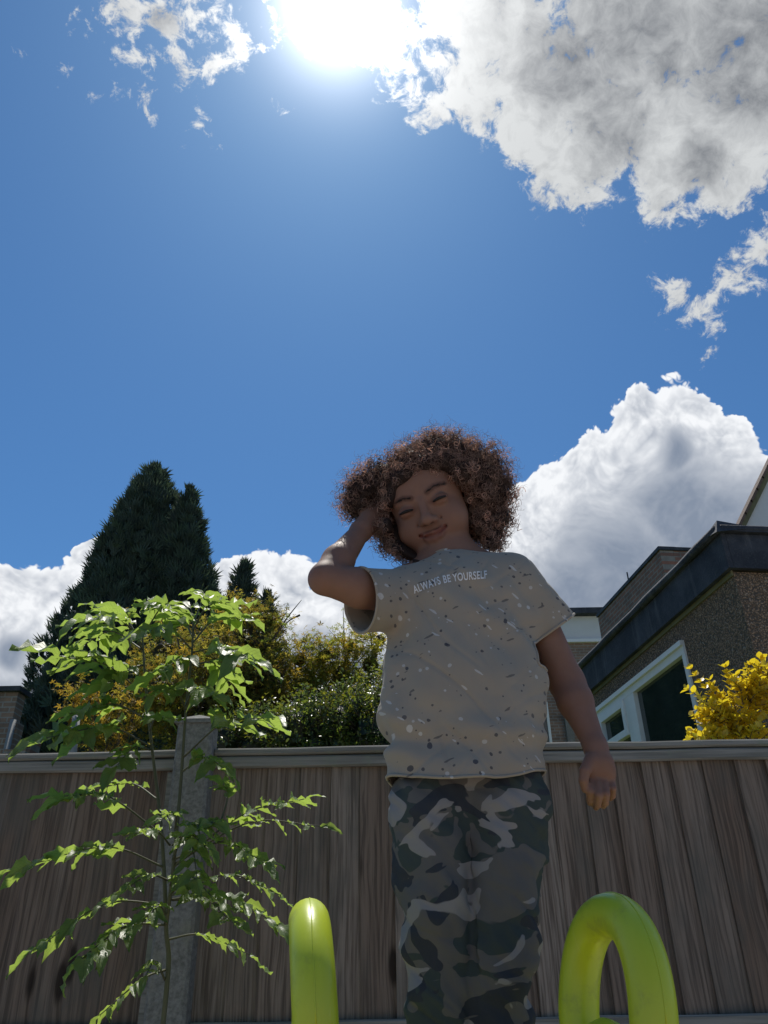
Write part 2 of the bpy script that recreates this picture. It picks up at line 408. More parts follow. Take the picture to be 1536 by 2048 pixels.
def b_lime(t, bs, ob):
    n = t.noise(ob, 5.0, 4, 0.6); f = t.noise(ob, 260.0, 2, 0.5); sc = t.noise(scl(t, ob, (120, 120, 14)), 1.0, 4, 0.7)
    col = t.mix(n, (0.42, 0.50, 0.018), (0.50, 0.58, 0.028))
    col = t.mix(t.m('MULTIPLY', t.ss(sc, 0.62, 0.75), 0.25), col, (0.62, 0.66, 0.22))
    dirt = t.noise(ob, 18.0, 6, 0.7); col = t.mix(t.m('MULTIPLY', t.ss(dirt, 0.52, 0.72), 0.45), col, (0.22, 0.24, 0.05))
    t.put(bs.inputs['Base Color'], col); t.put(bs.inputs['Roughness'], t.m('MULTIPLY_ADD', dirt, 0.4, 0.16))
    bump(t, bs, f, 0.08, 0.001)
M_LIME = mat('lime_plastic', b_lime, 0.32, 0.5)
M_ORANGE = mat('orange_plastic', b_plain((0.72, 0.20, 0.02), 0.08, 5.0), 0.35, 0.5)

def b_skin(t, bs, ob):
    a = t.n('ShaderNodeAttribute'); a.attribute_name = 'tint'
    n = t.noise(ob, 28.0, 4, 0.6); f = t.noise(ob, 420.0, 3, 0.6)
    col = t.mix(n, (0.185, 0.097, 0.068), (0.255, 0.14, 0.099))
    col = t.mix(1.0, col, a.outputs['Color'], 'MULTIPLY')
    t.put(bs.inputs['Base Color'], col)
    bs.inputs['Subsurface Weight'].default_value = 0.25; bs.inputs['Subsurface Radius'].default_value = (0.012, 0.004, 0.002); bs.inputs['Subsurface Scale'].default_value = 0.6
    bump(t, bs, f, 0.12, 0.0008)
M_SKIN = mat('skin', b_skin, 0.62, 0.28)

def b_shirt(t, bs, ob):
    weave = t.noise(ob, 900.0, 2, 0.5); mot = t.noise(ob, 14.0, 4, 0.6)
    col = t.mix(mot, (0.27, 0.235, 0.19), (0.325, 0.285, 0.23))
    sp = t.n('ShaderNodeSeparateXYZ'); t.put(sp.inputs[0], ob)
    cb = t.n('ShaderNodeCombineXYZ'); t.put(cb.inputs[0], sp.outputs[0]); t.put(cb.inputs[1], sp.outputs[2]); t.put(cb.inputs[2], t.m('MULTIPLY', sp.outputs[1], 0.35))
    o = cb.outputs[0]
    ow = t.v('ADD', o, t.v('SCALE', t.v('SUBTRACT', t.noise(o, 60.0, 2, 0.5, out='Color'), (0.5, 0.5, 0.5)), scale=0.006))
    clus = t.m('MULTIPLY', t.m('SUBTRACT', t.noise(o, 16.0, 2, 0.5), 0.5), 0.9)
    def spots(vec, scale, r0, keep, colr, amt, colour):
        d = t.vor(vec, scale); c = t.n('ShaderNodeSeparateColor'); t.put(c.inputs[0], t.vor(vec, scale, out='Color'))
        rad = t.m('MULTIPLY', c.outputs[1], r0)
        k = t.m('MULTIPLY', t.m('LESS_THAN', d, rad), t.m('GREATER_THAN', t.m('ADD', c.outputs[0], clus), keep))
        return t.mix(t.m('MULTIPLY', k, amt), colour, colr)
    col = spots(ow, 24.0, 0.15, 0.66, (0.52, 0.51, 0.49), 0.8, col)
    col = spots(t.v('ADD', ow, (3.1, 1.7, 2.2)), 46.0, 0.22, 0.72, (0.50, 0.49, 0.47), 0.8, col)
    col = spots(t.v('ADD', ow, (5.3, 4.1, 0.7)), 30.0, 0.17, 0.74, (0.045, 0.05, 0.065), 0.85, col)
    col = spots(t.v('ADD', ow, (9.3, 2.1, 1.7)), 70.0, 0.28, 0.80, (0.06, 0.06, 0.07), 0.75, col)
    col = spots(t.v('ADD', ow, (2.3, 6.1, 3.7)), 110.0, 0.34, 0.74, (0.05, 0.05, 0.06), 0.8, col)
    col = spots(t.v('ADD', ow, (7.3, 1.1, 5.7)), 85.0, 0.30, 0.78, (0.48, 0.47, 0.45), 0.7, col)
    # flicked dashes: streaks of paint
    rot = t.n('ShaderNodeVectorRotate', rotation_type='Z_AXIS'); t.put(rot.inputs['Vector'], ow); rot.inputs['Angle'].default_value = R(-22)
    col = spots(scl(t, t.v('ADD', rot.outputs[0], (1.3, 7.0, 0.4)), (34, 150, 34)), 1.0, 0.36, 0.80, (0.07, 0.066, 0.07), 0.7, col)
    rot2 = t.n('ShaderNodeVectorRotate', rotation_type='Z_AXIS'); t.put(rot2.inputs['Vector'], ow); rot2.inputs['Angle'].default_value = R(38)
    col = spots(scl(t, t.v('ADD', rot2.outputs[0], (4.3, 2.0, 0.4)), (34, 150, 34)), 1.0, 0.34, 0.84, (0.48, 0.47, 0.45), 0.8, col)
    t.put(bs.inputs['Base Color'], col)
    bs.inputs['Sheen Weight'].default_value = 0.15
    bump(t, bs, t.m('ADD', weave, t.m('MULTIPLY', t.noise(ob, 60.0, 4, 0.6), 0.8)), 0.25, 0.0015)
M_SHIRT = mat('splattered_cotton', b_shirt, 0.9, 0.1)
M_PRINT = mat('white_print', b_plain((0.72, 0.71, 0.69), 0.12, 200.0), 0.7, 0.2)

def b_camo(t, bs, ob):
    sp = t.n('ShaderNodeSeparateXYZ'); t.put(sp.inputs[0], ob)
    cb = t.n('ShaderNodeCombineXYZ'); t.put(cb.inputs[0], sp.outputs[0]); t.put(cb.inputs[1], t.m('MULTIPLY', sp.outputs[1], 0.8)); t.put(cb.inputs[2], t.m('MULTIPLY', sp.outputs[2], 1.5))
    o = cb.outputs[0]
    def th(off, s, lo, d=1.9): return t.ss(t.noise(t.v('ADD', o, off), s, 2.0, 0.5, d), lo, lo+0.012)
    col = t.mix(th((0, 0, 0), 7.2, 0.50), (0.115, 0.108, 0.10), (0.036, 0.052, 0.048))
    col = t.mix(th((3, 5, 1), 7.6, 0.56), col, (0.024, 0.030, 0.040))
    col = t.mix(th((7, 2, 9), 7.8, 0.575), col, (0.26, 0.245, 0.235))
    col = t.mix(0.15, col, t.mix(t.noise(ob, 30, 4), (0.10, 0.10, 0.10), (0.2, 0.2, 0.2)))
    t.put(bs.inputs['Base Color'], col)
    bump(t, bs, t.m('ADD', t.noise(ob, 800.0, 2), t.noise(ob, 45.0, 4, 0.6)), 0.3, 0.002)
M_CAMO = mat('camouflage_cotton', b_camo, 0.9, 0.1)
def hair_mat():
    m = bpy.data.materials.new('curly_hair'); m.use_nodes = True; t = NT(m.node_tree)
    bs = m.node_tree.nodes['Principled BSDF']; outn = m.node_tree.nodes['Material Output']
    bs.inputs['Roughness'].default_value = 0.6; bs.inputs['Specular IOR Level'].default_value = 0.2
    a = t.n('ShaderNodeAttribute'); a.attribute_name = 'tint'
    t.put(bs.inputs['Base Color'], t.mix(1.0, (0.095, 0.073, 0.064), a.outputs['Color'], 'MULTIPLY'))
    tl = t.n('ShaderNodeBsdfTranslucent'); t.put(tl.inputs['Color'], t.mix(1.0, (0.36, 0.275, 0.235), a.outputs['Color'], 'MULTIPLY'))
    mx = t.n('ShaderNodeMixShader'); mx.inputs[0].default_value = 0.5
    t.t.links.new(bs.outputs[0], mx.inputs[1]); t.t.links.new(tl.outputs[0], mx.inputs[2]); t.t.links.new(mx.outputs[0], outn.inputs[0])
    return m
M_HAIR = hair_mat()
M_LASH = mat('dark_lash', b_plain((0.015, 0.011, 0.009), 0.2), 0.5, 0.3)
M_SHOE = mat('dark_shoe', b_plain((0.05, 0.05, 0.055), 0.3), 0.7, 0.3)

# ------------------------------------------------------------------ ground
def ground():
    n = 40; vs = []; fs = []
    L = [-900, -300, -100, -40, -20] + [-12+1.0*i for i in range(n)] + [30, 50, 120, 300, 900]
    k = len(L)
    for y in L:
        for x in L:
            near = abs(x) < 20 and abs(y) < 30
            vs.append((x, y, 0.02*noise.noise((x*0.6, y*0.6, 0))-0.02 if near else -0.02))
    for j in range(k-1):
        for i in range(k-1): fs.append((j*k+i, j*k+i+1, (j+1)*k+i+1, (j+1)*k+i))
    return tag(mesh_obj('ground', vs, fs, M_LAWN, None, True), kind='structure')
ground()

# ------------------------------------------------------------------ fence
FY = 2.85
def fence_panel(x0, x1, ztop, label, bw=0.108, seed=1, cap=True):
    rr = random.Random(seed)
    root = empty('board_fence', ((x0+x1)/2, FY, 0), label, 'fence', 'close boarded fences in a row')
    x = x0 + 0.004; i = 0
    zt = ztop - 0.028
    while x < x1-0.02:
        wd = bw*(0.9+0.2*rr.random()); xe = min(x+wd, x1-0.004)
        # feather edge: thick on the left, thin on the right, tucked under its neighbour
        y0 = FY + 0.012*rr.random()*0.4
        tl, tr = 0.017+0.004*rr.random(), 0.005
        zb = 0.06; z1 = zt-0.004*rr.random(); lean = rr.uniform(-.004, .004)
        a, b = x-0.012, xe
        vs = []
        for zz, sh in ((zb, 0), ((zb+z1)/2, lean*0.5+rr.uniform(-.0015, .0015)), (z1, lean)):
            vs += [Vector((a+sh, y0-tl, zz)), Vector((b+sh, y0-tr, zz)), Vector((b+sh, y0+0.004, zz)), Vector((a+sh, y0+0.004, zz)), ]
        fs = [(3, 2, 1, 0), (8, 9, 10, 11)]
        for l in (0, 4):
            for q in range(4): fs.append((l+q, l+(q+1) % 4, l+4+(q+1) % 4, l+4+q))
        o0 = Vector(((a+b)/2, FY, 0.9))
        ob = mesh_obj('board', [v-o0 for v in vs], fs, M_BOARD, None)
        ob.location = o0; ob.parent = root; ob.matrix_parent_inverse = parent_world(root).inverted()
        x = xe; i += 1
    def rail(name, ya, yb, za, zb, sag=0.0, m=M_RAIL):
        k = 9; vs = []; fs = []; xm = (x0+x1)/2
        for q in range(k):
            xx = x0 + (x1-x0)*q/(k-1); dz = 0.0025*rr.uniform(-1, 1); dy = 0.0015*rr.uniform(-1, 1); c = 0.0055
            for (yy, zz) in ((ya, za+c), (ya+c, za), (yb, za), (yb, zb-c), (yb-c, zb), (ya+c, zb), (ya, zb-c)):
                vs.append(Vector((xx-xm, yy-FY+dy, zz+dz)))
        for q in range(k-1):
            for j in range(7): fs.append((q*7+j, (q+1)*7+j, (q+1)*7+(j+1) % 7, q*7+(j+1) % 7))
        fs.append(tuple(range(7))); fs.append(tuple((k-1)*7+j for j in range(7))[::-1])
        o = mesh_obj(name, vs, fs, m); o.location = (xm, FY, 0); o.parent = root; o.matrix_parent_inverse = parent_world(root).inverted(); return o
    if cap:
        rail('capping_rail', FY-0.047, FY+0.035, ztop-0.024, ztop)
    rail('top_batten', FY-0.040, FY-0.0225, ztop-0.068, ztop-0.0285)
    zm = P(1450, 2026, FY).z
    rail('lower_batten', FY-0.040, FY-0.0225, zm-0.045, zm)
    return root
XP0, XP1 = P(352, 1600, FY).x, P(424, 1600, FY).x
ZR = P(900, 1494, FY).z; ZL = P(170, 1509, FY).z
fence_panel(XP1+0.004, XP1+2.05, ZR, 'weathered board fence panel running right of the concrete post behind the child', seed=3)
fence_panel(XP0-1.85, XP0-0.004, ZL, 'weathered board fence panel left of the concrete post behind the leafy sapling', seed=5)
def post(xa, xb, ztop, zapex, label):
    mb = MB(); root_loc = ((xa+xb)/2, FY-0.02, 0)
    cx, wx, wy = (xa+xb)/2, (xb-xa)/2, 0.052
    rings = [(0.0, 1.0), (0.6, 1.0), (1.2, 1.0), (ztop-0.010, 1.0)]
    vs = []; ch = 0.010
    def ring(z, sx, sy):
        return [Vector((x, y, z)) for x, y in ((-sx+ch, -sy), (sx-ch, -sy), (sx, -sy+ch), (sx, sy-ch), (sx-ch, sy), (-sx+ch, sy), (-sx, sy-ch), (-sx, -sy+ch))]
    for z, s in rings: vs += ring(z, wx, wy)
    fs = []
    for l in range(len(rings)-1):
        for q in range(8): fs.append((l*8+q, l*8+(q+1) % 8, (l+1)*8+(q+1) % 8, (l+1)*8+q))
    fs.append(tuple((len(rings)-1)*8+q for q in range(8)))
    root = empty('fence_post', (cx, FY-0.045, 0), label, 'post')
    o = mesh_obj('shaft', vs, fs, M_CONC); o.parent = root; o.location = (0, 0, 0)
    cw, cy = wx+0.010, wy+0.008
    cv = [Vector(p) for p in ((-cw, -cy, ztop-0.0098), (cw, -cy, ztop-0.0098), (cw, cy, ztop-0.0098), (-cw, cy, ztop-0.0098), (-cw, -cy, ztop+0.004), (cw, -cy, ztop+0.004), (cw, cy, ztop+0.004), (-cw, cy, ztop+0.004), (0, 0, zapex))]
    cf = [(3, 2, 1, 0), (0, 1, 5, 4), (1, 2, 6, 5), (2, 3, 7, 6), (3, 0, 4, 7), (4, 5, 8), (5, 6, 8), (6, 7, 8), (7, 4, 8)]
    o = mesh_obj('pyramid_cap', cv, cf, M_CONC); o.parent = root
    return root
post(XP0, XP1, P(397, 1447, FY-0.05).z, P(397, 1430, FY-0.045).z, 'grey concrete fence post with pyramid cap behind the sapling')
tag(mesh_obj('edging_strip', *(lambda m: (m.v, m.f))((lambda m: (m.box((XP0-0.024, FY-0.058, 0.02), (0.020, 0, 0), (0, 0.02, 0), (0, 0, ZL-0.10)), m)[1])(MB())), M_RAIL), 'narrow grey timber strip fixed upright along the left of the post', 'strip')

# ------------------------------------------------------------------ buildings
UDIR = ray(577, 1836); UDIR.z = 0; UDIR.normalize()
WDIR = Vector((UDIR.y, -UDIR.x, 0))
def wall(name, p0, d, length, z0, z1, m, parent, th=0.12, inward=None, holes=None):
    """box wall whose local x runs along d from p0; thickness goes to 'inward'"""
    d = Vector(d).normalized(); n = Vector(inward)
    mb = MB()
    mb2 = [(0, length, z0, z1)]
    if holes:
        a, b, c, e = holes
        mb2 = [(0, a, z0, z1), (b, length, z0, z1), (a, b, z0, c), (a, b, e, z1)]
    X = Vector((1, 0, 0)); Yl = Vector((0, 1, 0))
    rot = Matrix.Rotation(math.atan2(d.y, d.x), 4, 'Z')
    nl = rot.inverted() @ n
    for (a, b, c, e) in mb2:
        if b-a > 1e-3 and e-c > 1e-3: mb.box(Vector((a, 0, c)), X*(b-a), nl*th, Vector((0, 0, e-c)))
    o = mesh_obj(name, mb.v, mb.f, m)
    bpy.context.view_layer.update()
    o.matrix_basis = Matrix.Translation((p0[0], p0[1], 0)) @ rot
    if parent: o.parent = parent; o.matrix_parent_inverse = parent_world(parent).inverted()
    return o
def solve_len(p0, d, z, pxt, hi=30.0):
    lo = 0.0
    for _ in range(50):
        mid = (lo+hi)/2
        if proj(Vector((p0.x, p0.y, z))+d*mid)[0] > pxt: lo = mid
        else: hi = mid
    return lo
def hitw(px, py, p0, nrm):
    d = ray(px, py); t = (p0-CAM).dot(nrm)/d.dot(nrm); return CAM+d*t

# near bungalow with pebble-dashed walls
FC = P(1440, 1066, 4.0); zf = FC.z
zfb = zf-0.225
OVER = 0.05
C0 = Vector((FC.x, FC.y, 0)) + UDIR*OVER + WDIR*OVER          # wall corner under the overhang
LN = solve_len(FC, UDIR, zf, 1158)
bung = empty('bungalow', (C0.x, C0.y, 0), 'pebble dashed flat roofed house end with dark fascia right of the child', 'house')
# window opening on the side wall
nW = WDIR
def sw(px, py):
    h = hitw(px, py, C0, nW); return (h-C0).dot(UDIR), h.z
s_near, zt1 = sw(1370, 1291); s_far, zt2 = sw(1192, 1411)
zwt = (zt1+zt2)/2; zwb = sw(1235, 1490)[1]-0.55
holes = (s_near, s_far, zwb, zwt)
wall('side_wall', C0, UDIR, LN-OVER, 0, zfb-0.002, M_PEBBLE, bung, 0.15, WDIR, holes)
wall('front_wall', C0+WDIR*0.152, WDIR, 5.0, 0, zfb-0.002, M_PEBBLE, bung, 0.15, UDIR)
# fascia, soffit, roof
mb = MB()
def fbox(o, a, la, b, lb, z0, z1): mb.box(Vector((o.x, o.y, z0)), a*la, b*lb, Vector((0, 0, z1-z0)))
F0 = Vector((FC.x, FC.y, 0))
mb = MB(); fbox(F0, UDIR, LN, WDIR, 0.03, zfb, zf); mb.build('fascia', M_FASCIA, bung)
mb = MB(); fbox(F0+WDIR*0.032, UDIR, 0.03, WDIR, 5.1, zfb, zf-0.004); mb.build('fascia', M_FASCIA, bung)
mb = MB(); fbox(F0-UDIR*0.03-WDIR*0.03, UDIR, LN+0.05, WDIR, 5.2, zf, zf+0.022); roof = mb.build('roof', M_FASCIA, bung)
mb = MB(); mb.tube([F0+Vector((0, 0, zf+0.024))-WDIR*0.012+UDIR*q*LN/10 for q in range(11)], [0.028+0.004*math.sin(q*2.1) for q in range(11)], 8); mb.build('felt_roll', M_FASCIA, roof, True)
mb = MB(); mb.tube([F0+Vector((0, 0, zf+0.024))-UDIR*0.012+WDIR*q*0.5 for q in range(11)], [0.024+0.004*math.sin(q*2.7) for q in range(11)], 8); mb.build('felt_roll', M_FASCIA, roof, True)
mb = MB()
for dz, rr_ in ((0.035, 0.0), ):
    c = F0+Vector((0, 0, zf)); mb.add([c+Vector((0, 0, 0.085)), c+UDIR*0.16+Vector((0, 0, 0.03))-WDIR*0.03, c+WDIR*0.22+Vector((0, 0, 0.03))-UDIR*0.03, c-UDIR*0.05-WDIR*0.05+Vector((0, 0, -0.02)), c+UDIR*0.1+WDIR*0.1+Vector((0, 0, 0.02))], [(0, 1, 3), (0, 3, 2), (0, 2, 4), (0, 4, 1), (1, 4, 2, 3)])
mb.build('felt_corner', M_FASCIA, roof)
mb = MB(); fbox(F0+WDIR*0.032+UDIR*(OVER+0.002), UDIR, LN-OVER-0.02, WDIR, OVER-0.036, zfb+0.02, zfb+0.035); mb.build('soffit', M_SOFFIT, bung)
mb = MB(); fbox(F0+WDIR*0.034+UDIR*0.064, UDIR, 0.05, WDIR, 5.0, zfb+0.0205, zfb+0.0345); mb.build('soffit', M_SOFFIT, bung)
mb = MB(); fbox(C0-WDIR*0.014, UDIR, LN-OVER, WDIR, 0.012, zfb-0.025, zfb+0.015); mb.build('wall_plate', M_SOFFIT, bung)
def window_on_side():
    win = None
    def bar(s0, s1, z0, z1, out, dep, m=M_UPVC):
        b_ = MB(); b_.box(C0+UDIR*s0-WDIR*out+Vector((0, 0, z0)), UDIR*(s1-s0), WDIR*dep, Vector((0, 0, z1-z0))); return b_
    sm, _ = sw(1279, 1440); sm2, _ = sw(1262, 1440)
    fr = MB(); g = 0.002
    tf = 0.085
    for args in ((s_near, s_far, zwt-tf, zwt), (s_near, s_far, zwb, zwb+tf)):
        x = bar(*args, 0.015, 0.07); fr.add(x.v, x.f)
    for args in ((s_near, s_near+0.045, zwb+tf, zwt-tf), (s_far-0.06, s_far, zwb+tf, zwt-tf), (sm, sm2+0.03, zwb+tf, zwt-tf)):
        x = bar(*args, 0.013, 0.066); fr.add(x.v, x.f)
    frame = fr.build('window', M_UPVC, bung)
    # lintel trim above
    x = bar(s_near-0.004, s_far+0.004, zwt-0.034, zwt-0.002, 0.034, 0.017); x.build('head_trim', M_UPVC, frame)
    x = bar(s_near+0.047, sm-g, zwb+tf+g, zwt-tf-g, -0.020, 0.006); x.build('pane', M_GLASS, frame)
    a, b = sm2+0.032, s_far-0.062
    cz0, cz1 = zwb+tf+g, zwt-tf-g
    q = 0.05; cs = MB()
    zsill = sw(1235, 1473)[1]
    for args in ((a, b, cz1-q, cz1), (a, b, zsill-q, zsill), (a, a+q, zsill, cz1-q), (b-q, b, zsill, cz1-q)):
        x = bar(*args, 0.028, 0.05); cs.add(x.v, x.f)
    case = cs.build('casement', M_UPVC, frame)
    x = bar(a+q+g, b-q-g, zsill+g, cz1-q-g, -0.010, 0.006); x.build('pane', M_GLASS, frame)
    if zsill-q-cz0 > 0.02:
        x = bar(a, b, cz0, zsill-q-g, -0.012, 0.006); x.build('pane', M_GLASS, frame)
window_on_side()
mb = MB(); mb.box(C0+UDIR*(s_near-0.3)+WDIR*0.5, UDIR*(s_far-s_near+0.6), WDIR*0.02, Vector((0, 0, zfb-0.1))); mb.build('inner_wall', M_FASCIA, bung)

# brick building behind it
BC = P(1318, 1094, 11.0); zb = BC.z
LB = solve_len(BC, UDIR, zb, 1195)
B0 = Vector((BC.x, BC.y, 0))
brk = empty('brick_building', (B0.x, B0.y, 0), 'tall red brick building end rising behind the dark roof edge', 'building')
wall('side_wall', B0, UDIR, LB, 0, zb-0.06, M_BRICK, brk, 0.22, WDIR)
wall('front_wall', B0+WDIR*0.222, WDIR, 4.0, 0, zb-0.06, M_BRICK, brk, 0.22, UDIR)
mb = MB()
mb.box(B0-UDIR*0.03-WDIR*0.03+Vector((0, 0, zb-0.058)), UDIR*(LB+0.03), WDIR*0.28, Vector((0, 0, 0.058))); mb.build('coping', M_FASCIA, brk)
mb = MB(); mb.box(B0-UDIR*0.03+WDIR*0.252+Vector((0, 0, zb-0.058)), UDIR*0.28, WDIR*4.0, Vector((0, 0, 0.055))); mb.build('coping', M_FASCIA, brk)
sp_ = B0+UDIR*LB*0.45+Vector((0, 0, zb)); mb = MB(); mb.tube([sp_, sp_+Vector((0, 0, 0.16))], 0.012, 6); mb.build('vent_pipe', M_FASCIA, brk)

# far house with white cladding
HY = 19.0
far = empty('far_house', (P(1140, 1500, HY).x, HY, 0), 'distant house with white cladded top and dark flat roof seen past the sleeve', 'house')
xl, xr = P(1040, 1250, HY).x, P(1260, 1250, HY).x
z0_, z1_, z2_, z3_ = P(1170, 1222, HY).z, P(1170, 1233, HY).z, P(1170, 1280, HY).z, P(1170, 1286, HY).z
for nm, za, zb_, yo, m in (('roof_edge', z1_, z0_, -0.25, M_FASCIA), ('cladding', z2_+.002, z1_-.002, -0.02, M_RENDER), ('sill_band', z3_, z2_, -0.1, M_UPVC)):
    mb = MB(); mb.box((xl, HY+yo, za), (xr-xl, 0, 0), (0, 3+(-yo), 0), (0, 0, zb_-za)); mb.build(nm, m, far)
wall('lower_wall', Vector((xl, HY, 0)), (1, 0, 0), xr-xl, 0, z3_-0.002, M_BRICK2, far, 0.25, (0, 1, 0))
mb = MB(); xa = P(1128, 1440, HY).x; mb.box((xa, HY-0.12, 0), (0.18, 0, 0), (0, 0.118, 0), (0, 0, z3_-0.1)); mb.build('downpipe_boxing', M_CONC, far)
xw0, xw1 = P(1055, 1440, HY).x, P(1098, 1440, HY).x; zw0, zw1 = P(1090, 1500, HY).z, P(1090, 1405, HY).z
mb = MB()
mb.box((xw0, HY-0.07, zw0), (xw1-xw0, 0, 0), (0, 0.068, 0), (0, 0, 0.06)); mb.box((xw0, HY-0.07, zw1-0.06), (xw1-xw0, 0, 0), (0, 0.068, 0), (0, 0, 0.06))
mb.box((xw1-0.06, HY-0.072, zw0+.06), (0.06, 0, 0), (0, 0.07, 0), (0, 0, zw1-zw0-.12)); mb.box((xw0, HY-0.072, zw0+.06), (0.06, 0, 0), (0, 0.07, 0), (0, 0, zw1-zw0-.12))
fw = mb.build('window', M_UPVC, far)
mb = MB(); mb.box((xw0+.062, HY-0.03, zw0+.062), (xw1-xw0-.124, 0, 0), (0, 0.02, 0), (0, 0, zw1-zw0-.124)); mb.build('pane', M_GLASS, fw)

# white gable at the far right
GY = 13.0
gab = empty('gable_house', (P(1600, 1100, GY).x, GY, 0), 'white rendered house gable with tiled verge at the right edge', 'house')
e0 = P(1459, 1092, GY); e1 = P(1608, 790, GY); dx = e1.x-e0.x
vs = [(e0.x, GY, 0), (e1.x+dx, GY, 0), (e1.x+dx, GY, e0.z), (e1.x, GY, e1.z), (e0.x, GY, e0.z)]
vs2 = [(x, y+0.25, z) for x, y, z in vs]
mesh_obj('gable_wall', vs+vs2, [(0, 1, 2, 3, 4), (9, 8, 7, 6, 5)]+[(i, i+5, (i+1) % 5+5, (i+1) % 5) for i in range(5)], M_RENDER, gab)
def rake(a, b, nm, off, th, y0, y1, m, steps):
    mb = MB(); a, b = Vector(a), Vector(b); d = (b-a)/steps; n = Vector((-(b-a).z, 0, (b-a).x)).normalized()
    if n.z < 0: n = -n
    for i in range(steps):
        p = a+d*i+n*off
        mb.box(Vector((p.x, y0, p.z)), d*1.12, (0, y1-y0, 0), n*th+d*0.06)
    return mb.build(nm, m, gab)
rake(e0-Vector((0.1, 0, 0.2)), e1, 'roof_verge', 0.012, 0.05, GY-0.10, GY+0.30, M_TILE, 14)
rake((e1.x, GY, e1.z), (e1.x+dx+0.1, GY, e0.z-0.2), 'roof_verge', 0.012, 0.05, GY-0.10, GY+0.30, M_TILE, 14)
rake(e0, e1, 'bargeboard', -0.10, 0.10, GY-0.05, GY-0.004, M_SOFFIT, 1)

# brick house at the left edge
LY = 11.0
lh = empty('brick_house', (P(10, 1500, LY).x, LY, 0), 'brown brick house end with dark coping at the left edge', 'house')
tr = P(37, 1384, LY); xle = tr.x-3.0
wall('wall', Vector((xle, LY, 0)), (1, 0, 0), 3.0, 0, tr.z-0.002, M_BRICK2, lh, 0.25, (0, 1, 0))
mb = MB(); mb.box((xle, LY-0.08, tr.z), (3.05, 0, 0), (0, 0.4, 0), (0, 0, 0.07)); mb.build('coping', M_FASCIA, lh)
mb = MB(); xd = P(24, 1470, LY).x; mb.tube([(xd, LY-0.06, 0), (xd, LY-0.06, P(30, 1442, LY).z)], 0.045, 8); mb.build('downpipe', M_GREYPOLE, lh, True)
mb = MB(); q0 = P(33, 1470, LY+0.3)
xo = tr.x+0.002
mb.box((xo, LY+0.02, 0), (P(31, 1445, LY).x-xo+0.03 if P(31, 1445, LY).x > xo else 0.04, 0, 0), (0, 0.2, 0), (0, 0, P(31, 1443, LY).z)); mb.build('pier', M_BRICK2, lh)
mb = MB(); mb.box((xo+0.05, LY+0.3, 0), (P(36, 1480, LY).x-xo+0.02, 0, 0), (0, 0.3, 0), (0, 0, P(36, 1468, LY).z)); mb.build('chimney_base', M_BRICK, lh)
mb = MB(); mb.box((xo+0.05, LY-0.15, 0), (P(60, 1505, LY).x-xo-0.05, 0, 0), (0, 0.14, 0), (0, 0, P(40, 1503, LY).z)); mb.build('low_wall', M_BRICK2, lh)

mb = MB(); mb.tube([P(138, 1700, 4.2), P(146, 1500, 4.2), P(153, 1432, 4.2)], 0.022, 8)
o = mb.build('garden_pole', M_GREYPOLE, None, True)
tag(o, 'thin grey pole standing against the dark conifer behind the left fence', 'pole')

# ------------------------------------------------------------------ vegetation
def set_tint(me, cols):
    a = me.color_attributes.new('tint', 'FLOAT_COLOR', 'POINT')
    a.data.foreach_set('color', np.asarray(cols, dtype=np.float32).ravel())

def scatter_leaves(name, m, items, shape, parent, smooth=False):
    """items: (pos, dir, normal, size, tint)  shape: list of 2d points (u along dir, v sideways, w lift), fan faces"""
    pts, fcs = shape
    k = len(pts); vs = np.zeros((len(items)*k, 3), np.float32); cs = np.ones((len(items)*k, 4), np.float32); fs = []
    P2 = np.array(pts, np.float32)
    for i, (p, d, n, s, c) in enumerate(items):
        d = d.normalized(); n = (n-d*n.dot(d)); n = n.normalized() if n.length > 1e-5 else d.orthogonal().normalized(); b = d.cross(n)
        B = np.array([d, b, n], np.float32)
        vs[i*k:(i+1)*k] = np.array(p, np.float32)+(P2@B)*s
        cs[i*k:(i+1)*k, :3] = c
        for f in fcs: fs.append(tuple(i*k+q for q in f))
    me = bpy.data.meshes.new(name); me.from_pydata(vs.tolist(), [], fs); me.update()
    set_tint(me, cs)
    return link(name, me, m, parent, smooth)

def rvec(rr=random):
    while True:
        v = Vector((rr.uniform(-1, 1), rr.uniform(-1, 1), rr.uniform(-1, 1)))
        if 0.05 < v.length < 1: return v.normalized()

